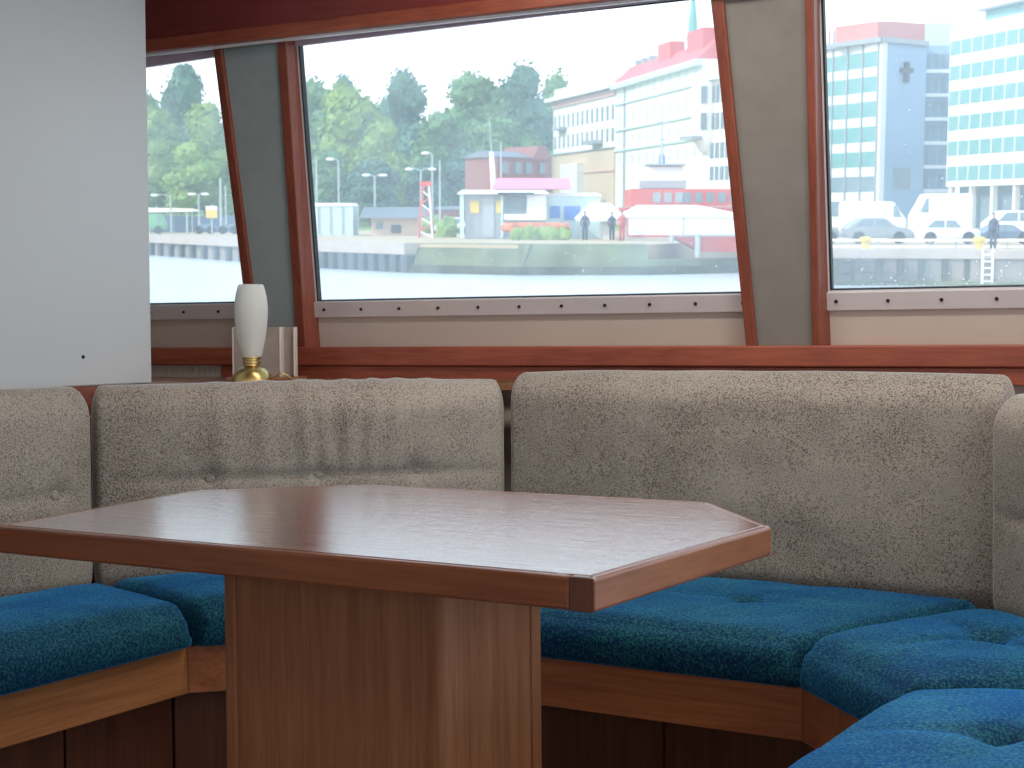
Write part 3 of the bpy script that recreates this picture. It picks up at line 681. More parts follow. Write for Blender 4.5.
def tree(u, vt, wpx, d, tone, label, vb):
    cx = ex(u,d); zt = ez(vt,d); zb = ez(vb,d); wm = wpx*1.22/F*d; h = zt-zb
    rr = random.Random(u*7+vt)
    t = emp('tree', (cx,d,QUAY), label, 'tree', 'trees beyond the quay', ext=True)
    bm = BM(); tube(bm, [(cx,d,QUAY-.2),(cx+.2,d,QUAY+(zt-QUAY)*.4),(cx,d,QUAY+(zt-QUAY)*.7)], .45, 8, .15); ob('trunk', bm, M_BARK, t, True)
    lob = []
    for k in range(16):
        a = rr.uniform(0,2*math.pi); f = rr.uniform(0,1)
        wz = math.sin(math.pi*min(1,max(.0,.18+.74*f)))**.7
        ro = wm*.5*wz*rr.uniform(.25,.72)
        lob.append((Vector((cx+ro*math.cos(a), d+ro*math.sin(a)*.8, zb+h*(.12+.72*f))), wm*rr.uniform(.16,.25), h*rr.uniform(.10,.16)))
    lob.append((Vector((cx,d,zt-h*.14)), wm*.2, h*.14)); lob.append((Vector((cx,d,zb+h*.45)), wm*.27, h*.33))
    bm = BM()
    for k, (c, a, b) in enumerate(lob):
        blob(bm, c, (a*.9,a*.9,b*.9), 2, .3, 1.6, rr.random()*20)
        for j in range(230 if k < 17 else 700):                 # leaf sprays on the lobe
            v = Vector((rr.gauss(0,1),rr.gauss(0,1),rr.gauss(0,1))).normalized(); s = rr.uniform(.85,1.18)
            p = c + Vector((v.x*a*s, v.y*a*s, v.z*b*s)); sz = rr.uniform(.13,.32)*wm/8
            n1 = Vector((rr.gauss(0,1),rr.gauss(0,1),rr.gauss(0,1))).normalized(); n2 = n1.orthogonal().normalized(); n3 = n1.cross(n2)
            bm.faces.new([bm.verts.new(p+n2*sz), bm.verts.new(p+n3*sz*.6), bm.verts.new(p-n2*sz), bm.verts.new(p-n3*sz*.6)])
    me_o = ob('crown', bm, M_LF[tone], t)
for T_ in TREES: tree(*T_)
# ------------------------------------------------------------------ buildings
class Face:                         # a facade plane between two ground points of the shore
    def __init__(s, p0, p1, depth):
        s.a = Vector((p0[0],p0[1],0)); s.b = Vector((p1[0],p1[1],0)); s.d = (s.b-s.a).normalized(); s.n = Vector((-s.d.y, s.d.x, 0))
        if s.n.y < 0: s.n = -s.n
        s.len = (s.b-s.a).length; s.dep = depth
    def pt(s, t, o, z): p = s.a + s.d*t + s.n*o; return (p.x, p.y, z)
    def blk(s, bm, t0, t1, o0, o1, z0, z1):
        addpoly(bm, [s.pt(t0,o0,z0),s.pt(t1,o0,z0),s.pt(t1,o1,z0),s.pt(t0,o1,z0)], [s.pt(t0,o0,z1),s.pt(t1,o0,z1),s.pt(t1,o1,z1),s.pt(t0,o1,z1)])
    def part(s, name, mat, par, *a):
        bm = BM(); s.blk(bm, *a); return ob(name, bm, mat, par)
def fpts(u0, d0, u1, d1): return (ex(u0,d0),d0), (ex(u1,d1),d1)
# A: classical terrace
DA = 180.0; f = Face(*fpts(553, DA*1.13, 615, DA), 14); zl = lambda v: ez(v, DA)
bA = emp('building', f.pt(f.len/2,0,QUAY), 'white and tan classical building with rows of narrow windows right of the trees', 'building', ext=True)
f.part('wall', M_WHW, bA, 0, f.len, 0, 5, zl(147), zl(92)); f.part('base_storey', M_TAN, bA, 0, f.len, -.2, 5, QUAY, zl(147))
f.part('cornice', M_WHW, bA, -.8, f.len, -1.0, 5, zl(88), zl(84)); f.part('frieze', M_PINKB, bA, 0, f.len, -.25, 0, zl(95), zl(89)); f.part('string_course', M_GREYM, bA, 0, f.len, -.4, 0, zl(148), zl(146.5))
f.part('parapet', M_WHW, bA, 0, f.len, 0, .6, zl(84), zl(81))
for k in range(14): f.part('baluster', M_WHW, bA, f.len*(k+.25)/14, f.len*(k+.75)/14, 0, .6, zl(81), zl(74))
for k in range(13):
    t = f.len*(k+.5)/13
    f.part('window', M_WIN, bA, t-.33, t+.33, -.06, .1, zl(119), zl(104)); f.part('window', M_WIN, bA, t-.33, t+.33, -.06, .1, zl(141), zl(127))
f.part('balcony', M_GREYM, bA, f.len*.66, f.len*.82, -1.2, 0, zl(142), zl(138)); f.part('balcony', M_GREYM, bA, f.len*.10, f.len*.24, -1.0, 0, zl(121), zl(118))
f.part('portal', M_WHW, bA, f.len*.28, f.len*.56, -1.2, 0, QUAY, zl(160)); f.part('string_course', M_PINKB, bA, f.len*.56, f.len, -.35, 0, zl(171), zl(169.5))
# B: long white house with the red roof
DB = 150.0; f = Face(*fpts(615, DA, 701, DB), 15); zl = lambda v: ez(v, DA); eav = zl(85)
bB = emp('building', f.pt(f.len/2,0,QUAY), 'long white building with a pink red roof and chimneys behind the red ship', 'building', ext=True)
f.part('wall', M_WHW, bB, 0.05, f.len, 0, 4, QUAY, eav); f.part('cornice', M_PALE, bB, 0.05, f.len, -.7, 0, eav-.6, eav)
bm = BM(); lo = [f.pt(.05,-.5,eav), f.pt(f.len,-.5,eav), f.pt(f.len,4,eav), f.pt(.05,4,eav)]; hi = [f.pt(.3,1.6,eav+2.0), f.pt(f.len-.3,1.6,eav+2.0), f.pt(f.len-.3,2.4,eav+2.0), f.pt(.3,2.4,eav+2.0)]
addpoly(bm, lo, hi); ob('roof', bm, M_ROOF, bB)
for t0, t1, h in ((.44,.58,3.1),(.76,.92,3.3)): f.part('dormer', M_ROOF, bB, f.len*t0, f.len*t1, .8, 2.4, eav+.6, eav+h)
for t in (.07,.15,.24,.70): f.part('chimney', M_GREYM, bB, f.len*t, f.len*t+.9, 1.6, 2.4, eav+1.2, eav+2.6)
for zz in (105,131,151): f.part('string_course', M_PALE, bB, .05, f.len, -.25, 0, zl(zz)-.12, zl(zz)+.12)
for r0, r1 in ((101,91),(125,114),(145,137),(166,156)):
    for k in range(11):
        t = f.len*(k+.6)/11.4; f.part('window', M_PALE, bB, t-.42, t+.42, -.05, .1, zl(r0), zl(r1))
f.part('downpipe', M_GREYM, bB, f.len*.13, f.len*.13+.18, -.25, -.05, QUAY, eav)
# C: corner tower house with orange dome
f = Face(*fpts(701, 149.0, 738, 143.5), 5); DC = 146.0; zl = lambda v: ez(v, DC)
bC = emp('building', f.pt(f.len/2,0,QUAY), 'white corner house with bay window and orange dome beside the pillar', 'building', ext=True)
f.part('wall', M_WHW, bC, 0, f.len, 0, 4, QUAY, zl(76)); f.part('cornice', M_PALE, bC, 0, f.len, -.6, 0, zl(79), zl(76))
bm = BM(); bc = f.pt(3.0, 1.6, zl(76)); lathe(bm, [(1.5,0),(1.55,.5),(1.4,1.2),(1.0,1.9),(.4,2.4),(.1,3.0)], bc, 20); ob('dome', bm, M_ORANGE, bC, True)
bm = BM(); bc2 = f.pt(.5, .2, zl(136)); lathe(bm, [(.7,-1.4),(1.5,0),(1.5,zl(80)-zl(136)),(1.0,zl(74)-zl(136)),(.3,zl(70)-zl(136))], bc2, 14); ob('bay', bm, M_WHW, bC, 'auto')
f.part('balcony', M_GREYM, bC, -.9, 1.4, -2.0, 0, zl(139), zl(135))
for r0, r1 in ((102,84),(129,112),(158,142),(180,166)):
    for k in range(4):
        t = 1.75+k*.85; f.part('window', M_WIN, bC, t-.3, t+.3, -.06, .1, zl(r0), zl(r1))
for r0, r1 in ((102,85),(129,112)):
    for a in (-.5,.55): bm = BM(); box(bm, (bc2[0]+a-.28, bc2[1]-1.56, zl(r0)), (bc2[0]+a+.28, bc2[1]-1.3, zl(r1))); ob('window', bm, M_WIN, bC)
# spire
DS = 230.0; cx = ex(690.5,DS)
sp_ = emp('church_spire', (cx,DS,ez(70,DS)), 'thin green copper spire rising behind the red roof', 'spire', ext=True)
bm = BM(); lathe(bm, [(.75,ez(38,DS)),(.62,ez(20,DS)),(.35,ez(4,DS)),(.05,ez(-12,DS))], (cx,DS,0), 8); ob('spire', bm, M_TEAL, sp_)
bm = BM(); lathe(bm, [(1.0,0),(1.05,.4)], (cx,DS,ez(40,DS)), 8); ob('gallery', bm, M_GREYM, sp_)
bm = BM(); lathe(bm, [(.8,QUAY),(.8,ez(39.5,DS))], (cx,DS,0), 8); ob('tower_shaft', bm, M_TEAL, sp_)
# brick house left of A
f = Face(*fpts(497, 143, 551, 147), 10); zl = lambda v: ez(v,146)
bH = emp('building', f.pt(f.len/2,0,QUAY), 'dark red brick house with stepped gables above the pink roof', 'building', ext=True)
f.part('wall', M_BRICK, bH, 0, f.len, 0, 5, QUAY, zl(158))
bm = BM(); addpoly(bm, [f.pt(-.3,-.3,zl(158)), f.pt(f.len*.62,-.3,zl(158)), f.pt(f.len*.62,5,zl(158)), f.pt(-.3,5,zl(158))], [f.pt(-.1,2.3,zl(151)), f.pt(f.len*.62,2.3,zl(151)), f.pt(f.len*.62,2.6,zl(151)), f.pt(-.1,2.6,zl(151))]); ob('roof', bm, M_SLATE, bH)
bm = BM(); g0, g1, gm = f.len*.62, f.len, f.len*.81
addpoly(bm, [f.pt(g0,-.2,zl(160)), f.pt(g1,-.2,zl(160)), f.pt(gm+.4,-.2,zl(146)), f.pt(gm-.4,-.2,zl(146))], [f.pt(g0,5,zl(160)), f.pt(g1,5,zl(160)), f.pt(gm+.4,5,zl(146)), f.pt(gm-.4,5,zl(146))]); ob('gable', bm, M_BRICK, bH)
for t in (.12,.36,.55,.81): f.part('window', M_WIN, bH, f.len*t-.35, f.len*t+.35, -.28, 0, zl(174), zl(163))
# D: blue grey block with the cross sculpture
DD = 190.0; zl = lambda v: ez(v, DD); eD = zl(42)
fl = Face(*fpts(776, DD*1.10, 878, DD), 20); fr_ = Face(*fpts(878, DD, 922, DD*1.025), 20)
bD = emp('building', fl.pt(fl.len,0,QUAY), 'blue grey office block with a cross on its blank end wall', 'building', ext=True)
fl.part('wall', M_BLWALL2, bD, 0, fl.len, 0, .8, QUAY, eD)
bm = BM(); addpoly(bm, [fr_.pt(0,0,QUAY), fr_.pt(fr_.len,0,QUAY), fr_.pt(fr_.len,2.5,QUAY), fl.pt(fl.len-.1,.5,QUAY)], [fr_.pt(0,0,eD), fr_.pt(fr_.len,0,eD), fr_.pt(fr_.len,2.5,eD), fl.pt(fl.len-.1,.5,eD)]); ob('end_wall', bm, M_BLWALL, bD)
fl.part('roof_edge', M_GREYM, bD, 0, fl.len+.2, -.5, 1.5, eD, eD+.6); fr_.part('roof_edge', M_GREYM, bD, -.2, fr_.len, -.4, 8, eD, eD+.6)
for k in range(7):
    v0 = 50+25.2*k; zt, zb = zl(v0), zl(v0+15.5)
    for j in range(7):
        t0 = fl.len*(j+.06)/7.2; t1 = fl.len*(j+.94)/7.2
        wn = fl.part('window', M_TWIN if k < 5 else M_GWIN, bD, t0, t1, -.06, .1, zb, zt)
for j in range(1,8): fl.part('pier', M_GREYM, bD, fl.len*j/7.2-.12, fl.len*j/7.2+.12, -.2, 0, zl(215), eD)
cr = fr_.len*.52
fr_.part('cross', M_DKM, bD, cr-.32, cr+.32, -.5, 0, zl(81), zl(60)); fr_.part('cross', M_DKM, bD, cr-1.0, cr+1.0, -.5, 0, zl(71), zl(66.5))
fr_.part('window', M_GWIN, bD, fr_.len*.32, fr_.len*.70, -.06, .1, zl(189), zl(167))
fl.part('penthouse', M_PINK, bD, fl.len*.2, fl.len*.86, 3, 12, eD+.5, eD+3.0); fr_.part('penthouse', M_PINK, bD, 1.4, fr_.len*.78, 2.0, 9, eD+.5, eD+2.8)
for j in range(14): fl.part('penthouse_fin', M_WHW, bD, fl.len*(.22+.045*j), fl.len*(.22+.045*j)+.5, 2.7, 3, eD+.5, eD+2.8)
fr2 = Face(*fpts(921, DD*1.03, 950, DD*1.03), 3)
bD2 = emp('building', fr2.pt(fr2.len/2,0,QUAY), 'recessed blue glazed wing between the blank end wall and the white office', 'building', ext=True)
fr2.part('wall', M_BLWALL, bD2, 0, fr2.len, 0, 3, QUAY, zl(40)); fr2.part('penthouse', M_PALE, bD2, 0, fr2.len, 1, 3, zl(40), zl(16))
for k in range(7):
    v0 = 49+24.6*k
    for j in range(4): fr2.part('window', M_GWIN, bD2, fr2.len*(j+.06)/4, fr2.len*(j+.9)/4, -.06, .1, zl(v0+16), zl(v0))
    fr2.part('balcony', M_BLWALL2, bD2, 0, fr2.len, -.8, 0, zl(v0+20), zl(v0+16.5))
# E: white office with teal window bands
f = Face(*fpts(945, 182, 1090, 156), 20); zl = lambda v: ez(v, 182)
bE = emp('building', f.pt(f.len/2,0,QUAY), 'white office building with teal window bands at the right edge', 'building', ext=True)
f.part('wall', M_WHW, bE, 0, f.len, 0, 20, zl(187), zl(28)); f.part('roof_storey', M_TWIN, bE, 3.2, f.len, 2.5, 18, zl(28), zl(14)); f.part('roof_slab', M_GREYM, bE, 2.6, f.len, 1.6, 18.5, zl(14), zl(12))
f.part('ground_storey', M_GWIN, bE, .5, f.len, 1.5, 18, QUAY, zl(187))
for k in range(6):
    v0 = 42+25*k
    for j in range(12): f.part('window', M_TWIN, bE, f.len*(j+.10)/12, f.len*(j+.97)/12, -.06, .1, zl(v0+14), zl(v0))
for k in range(7): f.part('pier', M_WHW, bE, f.len*k/6.3+.3, f.len*k/6.3+.8, .2, .8, QUAY, zl(187))
# ------------------------------------------------------------------ vehicles on the right quay
def van(u0, d, ln, h, wd, mat, name, label, cat, kindv='van', wm=M_GWIN, grp=None, flip=False):
    x0 = ex(u0,d); z = QUAY; v = emp(name, (x0+ln/2,d+wd/2,z), label, cat, grp, ext=True)
    if kindv == 'van': prof = [(0,.35),(ln,.35),(ln,h*.52),(ln*.955,h*.58),(ln*.80,h*.97),(ln*.76,h),(.12,h),(0,h*.94)]
    else: prof = [(0,.3),(ln,.3),(ln,h*.5),(ln*.96,h*.58),(ln*.74,h*.64),(ln*.60,h*.97),(ln*.52,h),(ln*.25,h),(ln*.2,h*.97),(ln*.06,h*.66),(0,h*.6)]
    if flip: prof = [(ln-x, y) for x, y in prof][::-1]
    bm = BM(); vv, fs = addpoly(bm, [(x0+p[0],d,z+p[1]) for p in prof], [(x0+p[0],d+wd,z+p[1]) for p in prof]); bevel(bm, fs, .05, 2); ob('body', bm, mat, v, 'auto')
    fx = (lambda t: x0+ln*(1-t)) if flip else (lambda t: x0+ln*t)
    if kindv == 'van': wins = [[(.78,.60),(.93,.60),(.82,.90),(.78,.90)]]
    else: wins = [[(.12,.66),(.40,.66),(.40,.94),(.24,.94)], [(.43,.66),(.68,.66),(.57,.94),(.43,.94)]]
    for wq in wins:
        bm = BM(); addpoly(bm, [(fx(a),d-.02,z+h*b) for a,b in wq], [(fx(a),d+.02,z+h*b) for a,b in wq]); ob('side_window', bm, wm, v)
    for t in (.18,.80):
        bm = BM(); lathe(bm, [(.31,0),(.33,.05),(.33,.2),(.31,.25)], (0,0,0), 18)
        bmesh.ops.rotate(bm, verts=bm.verts, cent=(0,0,0), matrix=Matrix.Rotation(-math.pi/2,3,'X')); bmesh.ops.translate(bm, verts=bm.verts, vec=(fx(t),d-.03,z+.33)); ob('wheel', bm, M_TYRE, v, 'auto')
van(845, 92, 3.7, 2.3, 1.9, M_VAN, 'van', 'white van parked on the right quay below the blank end wall', 'van')
van(916, 90, 3.3, 2.75, 1.9, M_VAN, 'van', 'tall white van standing in front of the white office corner', 'van', flip=True)
van(990, 88, 4.0, 1.75, 1.8, M_VAN, 'car', 'white car at the right edge of the right window', 'car', 'car')
van(797, 82, 2.3, 1.25, 1.6, M_CARD, 'car', 'grey car at the left frame of the right window', 'car', 'car')
van(848, 80.5, 3.4, 1.35, 1.7, M_CARD, 'car', 'grey car parked in front of the lower white van', 'car', 'car')
van(920, 79.5, 3.2, 1.3, 1.7, M_VAN, 'car', 'white car parked in front of the taller white van', 'car', 'car')
van(985, 79, 2.6, 1.0, 1.6, M_CARB, 'car', 'dark blue car in front of the white car at the right edge', 'car', 'car')
# persons
def person(u, d, h, top, label, lean=0):
    x = ex(u,d); z = QUAY; p = emp('person', (x,d,z), label, 'person', ext=True); s = h/1.75
    bm = BM()
    for sx in (-1,1): tube(bm, [(x+sx*.09*s,d,z),(x+sx*.1*s,d-.02,z+.45*s),(x+sx*.08*s,d,z+.88*s)], .06*s, 8, .09*s)
    lathe(bm, [(.10*s,.82*s),(.16*s,.92*s),(.15*s,1.1*s),(.19*s,1.36*s),(.12*s,1.46*s),(.06*s,1.5*s)], (x,d,z), 12)
    for sx in (-1,1): tube(bm, [(x+sx*.19*s,d,z+1.38*s),(x+sx*.24*s,d-.02,z+1.1*s),(x+sx*.22*s,d-.12*s,z+.85*s)], .05*s, 8, .035*s)
    ob('clothing', bm, top, p, True)
    bm = BM(); blob(bm, (x,d,z+1.62*s), (.085*s,.1*s,.125*s), 2, .03); tube(bm, [(x,d,z+1.46*s),(x,d,z+1.55*s)], .055*s, 8); ob('body', bm, M_SKIN, p, True)
    bm = BM(); blob(bm, (x,d+.02,z+1.67*s), (.095*s,.105*s,.10*s), 2, .05); ob('hair', bm, M_DKM, p, True)
person(585, 92, 1.75, M_CLB, 'person in dark clothes standing under the left end of the white tent')
person(612, 93, 1.7, M_CLB, 'person in dark clothes standing below the white tent edge')
person(622, 89.5, 1.75, M_CLR, 'person in red clothes at the side of the large white tent')
person(994, 69.2, 1.6, M_CLB, 'person in dark clothes on the right quay by the bollard')
# ------------------------------------------------------------------ middle shore: sheds, kiosk, tents, ship
def hut(name, label, u0, u1, d, vt, wallm, roofm, over=.3, dep=4, rt=.35, cat='hut'):
    h = emp(name, (ex((u0+u1)/2,d),d,QUAY), label, cat, ext=True); zt = ez(vt,d)
    bm = BM(); box(bm, (ex(u0,d),d,QUAY), (ex(u1,d),d+dep,zt-rt)); ob('wall', bm, wallm, h)
    bm = BM(); x0, x1 = ex(u0,d)-over, ex(u1,d)+over
    addpoly(bm, [(x0,d-over,zt-rt),(x1,d-over,zt-rt),(x1,d+dep+over,zt-rt),(x0,d+dep+over,zt-rt)], [(x0+.3,d,zt),(x1-.3,d,zt),(x1-.3,d+dep,zt),(x0+.3,d+dep,zt)]); ob('roof', bm, roofm, h)
    return h
def hp(h, name, mat, u0, u1, v0, v1, d, o=.08):
    bm = BM(); box(bm, (ex(u0,d),d-o,ez(v1,d)), (ex(u1,d),d+.05,ez(v0,d))); return ob(name, bm, mat, h)
h = hut('shed', 'pale blue white shed beside the left frame of the middle window', 306, 353, 113, 203, M_PALE, M_CANV, .1, 4, .2)
for u in (318,330,342): hp(h, 'panel_joint', M_GREYM, u, u+1.2, 207, 234, 113)
h = hut('hut', 'small tan hut with a blue grey roof left of the red lattice tower', 371, 418, 112, 207, M_TAN, M_SLATE, .8, 4, .8)
hp(h, 'door', M_DKM, 391, 401, 225, 233, 112); hp(h, 'window', M_WIN, 376, 383, 222, 229, 112)
lt = emp('lattice_tower', (ex(426,101),101,QUAY), 'red and white lattice tower rising beside the tan hut', 'tower', ext=True)
zt = ez(184,101)
for k, (sx, sy) in enumerate(((-1,-1),(1,-1),(1,1),(-1,1))):
    bm = BM(); tube(bm, [(ex(426,101)+sx*.45,101+sy*.45,QUAY),(ex(426,101)+sx*.2,101+sy*.2,zt)], .07, 6); ob('leg', bm, M_CANV if k%2 else M_REDP, lt)
for k in range(8):
    t0, t1 = k/8, (k+1)/8; r0, r1 = .45-.25*t0, .45-.25*t1; z0, z1 = QUAY+(zt-QUAY)*t0, QUAY+(zt-QUAY)*t1; c = ex(426,101)
    for sy in (-1,1):
        bm = BM(); tube(bm, [(c-r0*(1 if k%2 else -1),101+sy*r0,z0),(c+r1*(1 if k%2 else -1),101+sy*r1,z1)], .05, 6); ob('brace', bm, M_REDP if k%2 else M_CANV, lt)
bm = BM(); box(bm, (ex(426,101)-.4,100.6,zt-.1), (ex(426,101)+.4,101.4,zt+.15)); ob('platform', bm, M_REDP, lt)
van(434, 118, 2.6, 1.3, 1.6, M_VAN, 'car', 'white car parked left of the kiosk', 'car', 'car', flip=True)
h = hut('store', 'dark low store with red boards behind the white car', 437, 463, 128, 206, M_BRICK, M_SLATE, .3, 4, .3)
# kiosk
DK = 97.0
h = hut('kiosk', 'grey waterside kiosk with yellow panels under a white flat roof', 465, 541, DK, 190, M_GREYM, M_CANV, .5, 5, .25)
for a in ((470,479,201,213),(496,502,201,213)): hp(h, 'yellow_panel', M_YEL, *a, DK)
hp(h, 'door', M_LMP, 483, 494, 198, 237, DK); hp(h, 'window', M_WIN, 505, 526, 196, 214, DK, .06); hp(h, 'sign_board', M_CANV, 527, 546, 195, 214, DK, .15)
hp(h, 'post', M_PALE, 501, 503, 196, 238, DK, .3); hp(h, 'post', M_PALE, 460, 464, 192, 238, DK, .3); hp(h, 'counter', M_CANV, 504, 546, 214, 220, DK, .4)
hp(h, 'gutter', M_DKM, 498, 534, 192.5, 194.5, DK, .6)
bm = BM(); b0 = ex(492,99); b1 = ex(571,99)
addpoly(bm, [(b0,98.4,ez(189,99)),(b1,98.4,ez(189,99)),(b1,101,ez(189,99)),(b0,101,ez(189,99))], [(b0+.3,99.4,ez(178,99)),(b1-.1,99.4,ez(178,99)),(b1-.1,100.4,ez(178,99)),(b0+.3,100.4,ez(178,99))])
ob('pink_awning', bm, M_BANN, h)
fp = emp('flagpole', (ex(494,104),104,QUAY), 'stout white pole standing at the pink kiosk roof', 'pole', ext=True)
bm = BM(); tube(bm, [(ex(496,104),104,QUAY),(ex(492.5,104),104,ez(168,104)),(ex(491.5,104),104,ez(152,104))], .20, 10, .15); ob('shaft', bm, M_CANV, fp, True)
bm = BM(); tube(bm, [(ex(491.5,104),104,ez(152,104)),(ex(489.5,104),104,ez(118,104))], .04, 6, .02); ob('tip', bm, M_LMP, fp)
# pavilion with blue panels
h = hut('pavilion', 'pale teal pavilion with blue panels between the kiosk and the tent', 545, 600, 99, 193, M_PALE, M_CANV, .1, 4, .2)
for a in ((550,560,206,218),(564,580,206,220)): hp(h, 'blue_panel', M_BLUEP, *a, 99)
# tents
def tent(label, u0, u1, um, d, v_eave, v_top, slope):
    t = emp('tent', (ex((u0+u1)/2,d),d,QUAY), label, 'tent', 'white tents by the red ship', ext=True)
    x0, x1 = ex(u0,d), ex(u1,d); ze, zt = ez(v_eave,d), ez(v_top,d)
    bm = BM(); xa, xb = ex(um[0],d), ex(um[1],d)
    addpoly(bm, [(x0,d,ze),(x1,d,ze),(x1,d+4,ze),(x0,d+4,ze)], [(xa,d+1.5,zt),(xb,d+1.5,zt),(xb,d+2.5,zt),(xa,d+2.5,zt)]); ob('canopy', bm, M_CANV, t)
    bm = BM(); box(bm, (x0,d+.02,ze-slope), (x1,d+.08,ze)); ob('valance', bm, M_CANV, t)
    for x in (x0+.1, (x0+x1)/2, x1-.1):
        bm = BM(); tube(bm, [(x,d+.1,QUAY),(x,d+.1,ze)], .05, 6); ob('leg', bm, M_LMP, t)
    return t
tent('white tent with a sloping canopy over dark figures', 576, 628, (592,612), 94, 219, 203, .15)
t = tent('large white tent wrapped in sheeting in front of the red ship', 625, 742, (640,700), 90, 214, 205, .2)
bm = BM(); box(bm, (ex(629,90),90.1,ez(235,90)), (ex(742,90),90.3,ez(214,90))); ob('side_sheet', bm, M_CANV, t)
bm = BM(); box(bm, (ex(602,94),94.5,QUAY), (ex(615,94),95.5,ez(224,94))); ob('freezer_box', bm, M_CANV, None, False, True, 'white box standing under the white tent between figures', 'box')
# ship
DSH = 104.0
s = emp('ship', (ex(690,DSH),DSH,WATER), 'red ship with dark deck windows and a mast moored behind the tents', 'ship', ext=True)
bm = BM(); addpoly(bm, [(ex(640,DSH),DSH,WATER),(ex(790,DSH),DSH,WATER),(ex(790,DSH),DSH+7,WATER),(ex(640,DSH),DSH+7,WATER)], [(ex(625,DSH),DSH-.4,ez(207,DSH)),(ex(795,DSH),DSH-.4,ez(207,DSH)),(ex(795,DSH),DSH+7,ez(207,DSH)),(ex(625,DSH),DSH+7,ez(207,DSH))]); ob('hull', bm, M_REDP, s)
bm = BM(); box(bm, (ex(631,DSH),DSH-.6,ez(206,DSH)), (ex(790,DSH),DSH+6,ez(189,DSH))); ob('deckhouse', bm, M_REDP, s)
for k in range(9):
    bm = BM(); u = 652+k*11 if k < 3 else 682+(k-3)*11.5; box(bm, (ex(u,DSH),DSH-.68,ez(202.5,DSH)), (ex(u+7.5,DSH),DSH-.55,ez(192.5,DSH))); ob('window', bm, M_WIN if k >= 3 else M_GREYM, s)
bm = BM(); addpoly(bm, [(ex(645,DSH),DSH+1,ez(186,DSH)),(ex(684,DSH),DSH+1,ez(186,DSH)),(ex(684,DSH),DSH+4,ez(186,DSH)),(ex(645,DSH),DSH+4,ez(186,DSH))], [(ex(649,DSH),DSH+1.3,ez(166,DSH)),(ex(685,DSH),DSH+1.3,ez(166,DSH)),(ex(685,DSH),DSH+4,ez(166,DSH)),(ex(649,DSH),DSH+4,ez(166,DSH))]); ob('bridge', bm, M_CANV, s)
bm = BM(); box(bm, (ex(644,DSH),DSH+.7,ez(188,DSH)), (ex(687,DSH),DSH+4,ez(180,DSH))); ob('bridge_rail', bm, M_GREYM, s)
bm = BM(); box(bm, (ex(648,DSH),DSH+.9,ez(165,DSH)), (ex(687,DSH),DSH+4,ez(163,DSH))); ob('bridge_roof', bm, M_GREYM, s)
bm = BM(); tube(bm, [(ex(664,DSH),DSH+2,ez(164,DSH)),(ex(664,DSH),DSH+2,ez(112,DSH))], .12, 6, .05); ob('mast', bm, M_LMP, s)
for v, w_ in ((121,5),(138,3)): 
    bm = BM(); tube(bm, [(ex(664-w_,DSH),DSH+2,ez(v,DSH)),(ex(664+w_,DSH),DSH+2,ez(v,DSH))], .06, 6); ob('yard', bm, M_LMP, s)
bm = BM(); lathe(bm, [(.25,0),(.22,.6),(.1,.8)], (ex(665,DSH),DSH+2.6,ez(163.5,DSH)), 12); ob('funnel', bm, M_BLUEP, s)
# red lighter with fender posts moored at the bank
s = emp('boat', (ex(710,79),80,WATER), 'low red boat hull with two grey fender posts at the right end of the bank', 'boat', ext=True)
bm = BM(); addpoly(bm, [(ex(702,79),79.4,ez(252,79)),(ex(775,79),79.4,ez(252,79)),(ex(775,79),82,ez(252,79)),(ex(702,79),82,ez(252,79))], [(ex(672,79),79,ez(236,79)),(ex(775,79),79,ez(236,79)),(ex(775,79),82,ez(236,79)),(ex(672,79),82,ez(236,79))]); ob('hull', bm, M_REDP, s)
for u in (672,698):
    bm = BM(); tube(bm, [(ex(u,78.8),78.8,ez(257 if u > 680 else 243,78.8)),(ex(u,78.8),78.8,ez(234,78.8))], .14 if u > 680 else .1, 8); ob('fender_post', bm, M_LMP, s)
bm = BM(); box(bm, (ex(676,79),78.9,ez(236.5,79)), (ex(775,79),79.0,ez(234.5,79))); ob('rubbing_strake', bm, M_GREYM, s)
# flower bed
fb = emp('flower_bed', (ex(546,93),93,QUAY), 'flower bed with orange blossom in front of the kiosk', 'flower bed', ext=True)
bm = BM(); rr = random.Random(3)
for k in range(13): blob(bm, (ex(516+k*4.2,92.4),92.4+rr.uniform(0,.5),QUAY+.3), (.35,.3,.35+rr.uniform(0,.25)), 2, .35, 2, k)
ob('leaves', bm, M_LF['light'], fb)
bm = BM()
for k in range(14): blob(bm, (ex(507+k*4.4,93.6),93.6+rr.uniform(0,.5),QUAY+.75), (.35,.3,.3), 2, .4, 2, k+30)
ob('blossom', bm, M_FLOW, fb)
for u, v, wd, label in ((432,167,1.0,'small rounded shrub by the lattice tower'),(447,236,.7,'low green shrub beside the tan hut')):
    d = 127 if v < 200 else 104; bm = BM(); blob(bm, (ex(u,d),d,QUAY+.5), (wd,wd,.9), 3, .35, 2, u); ob('shrub', bm, M_LF['light'], None, False, True, label, 'shrub')
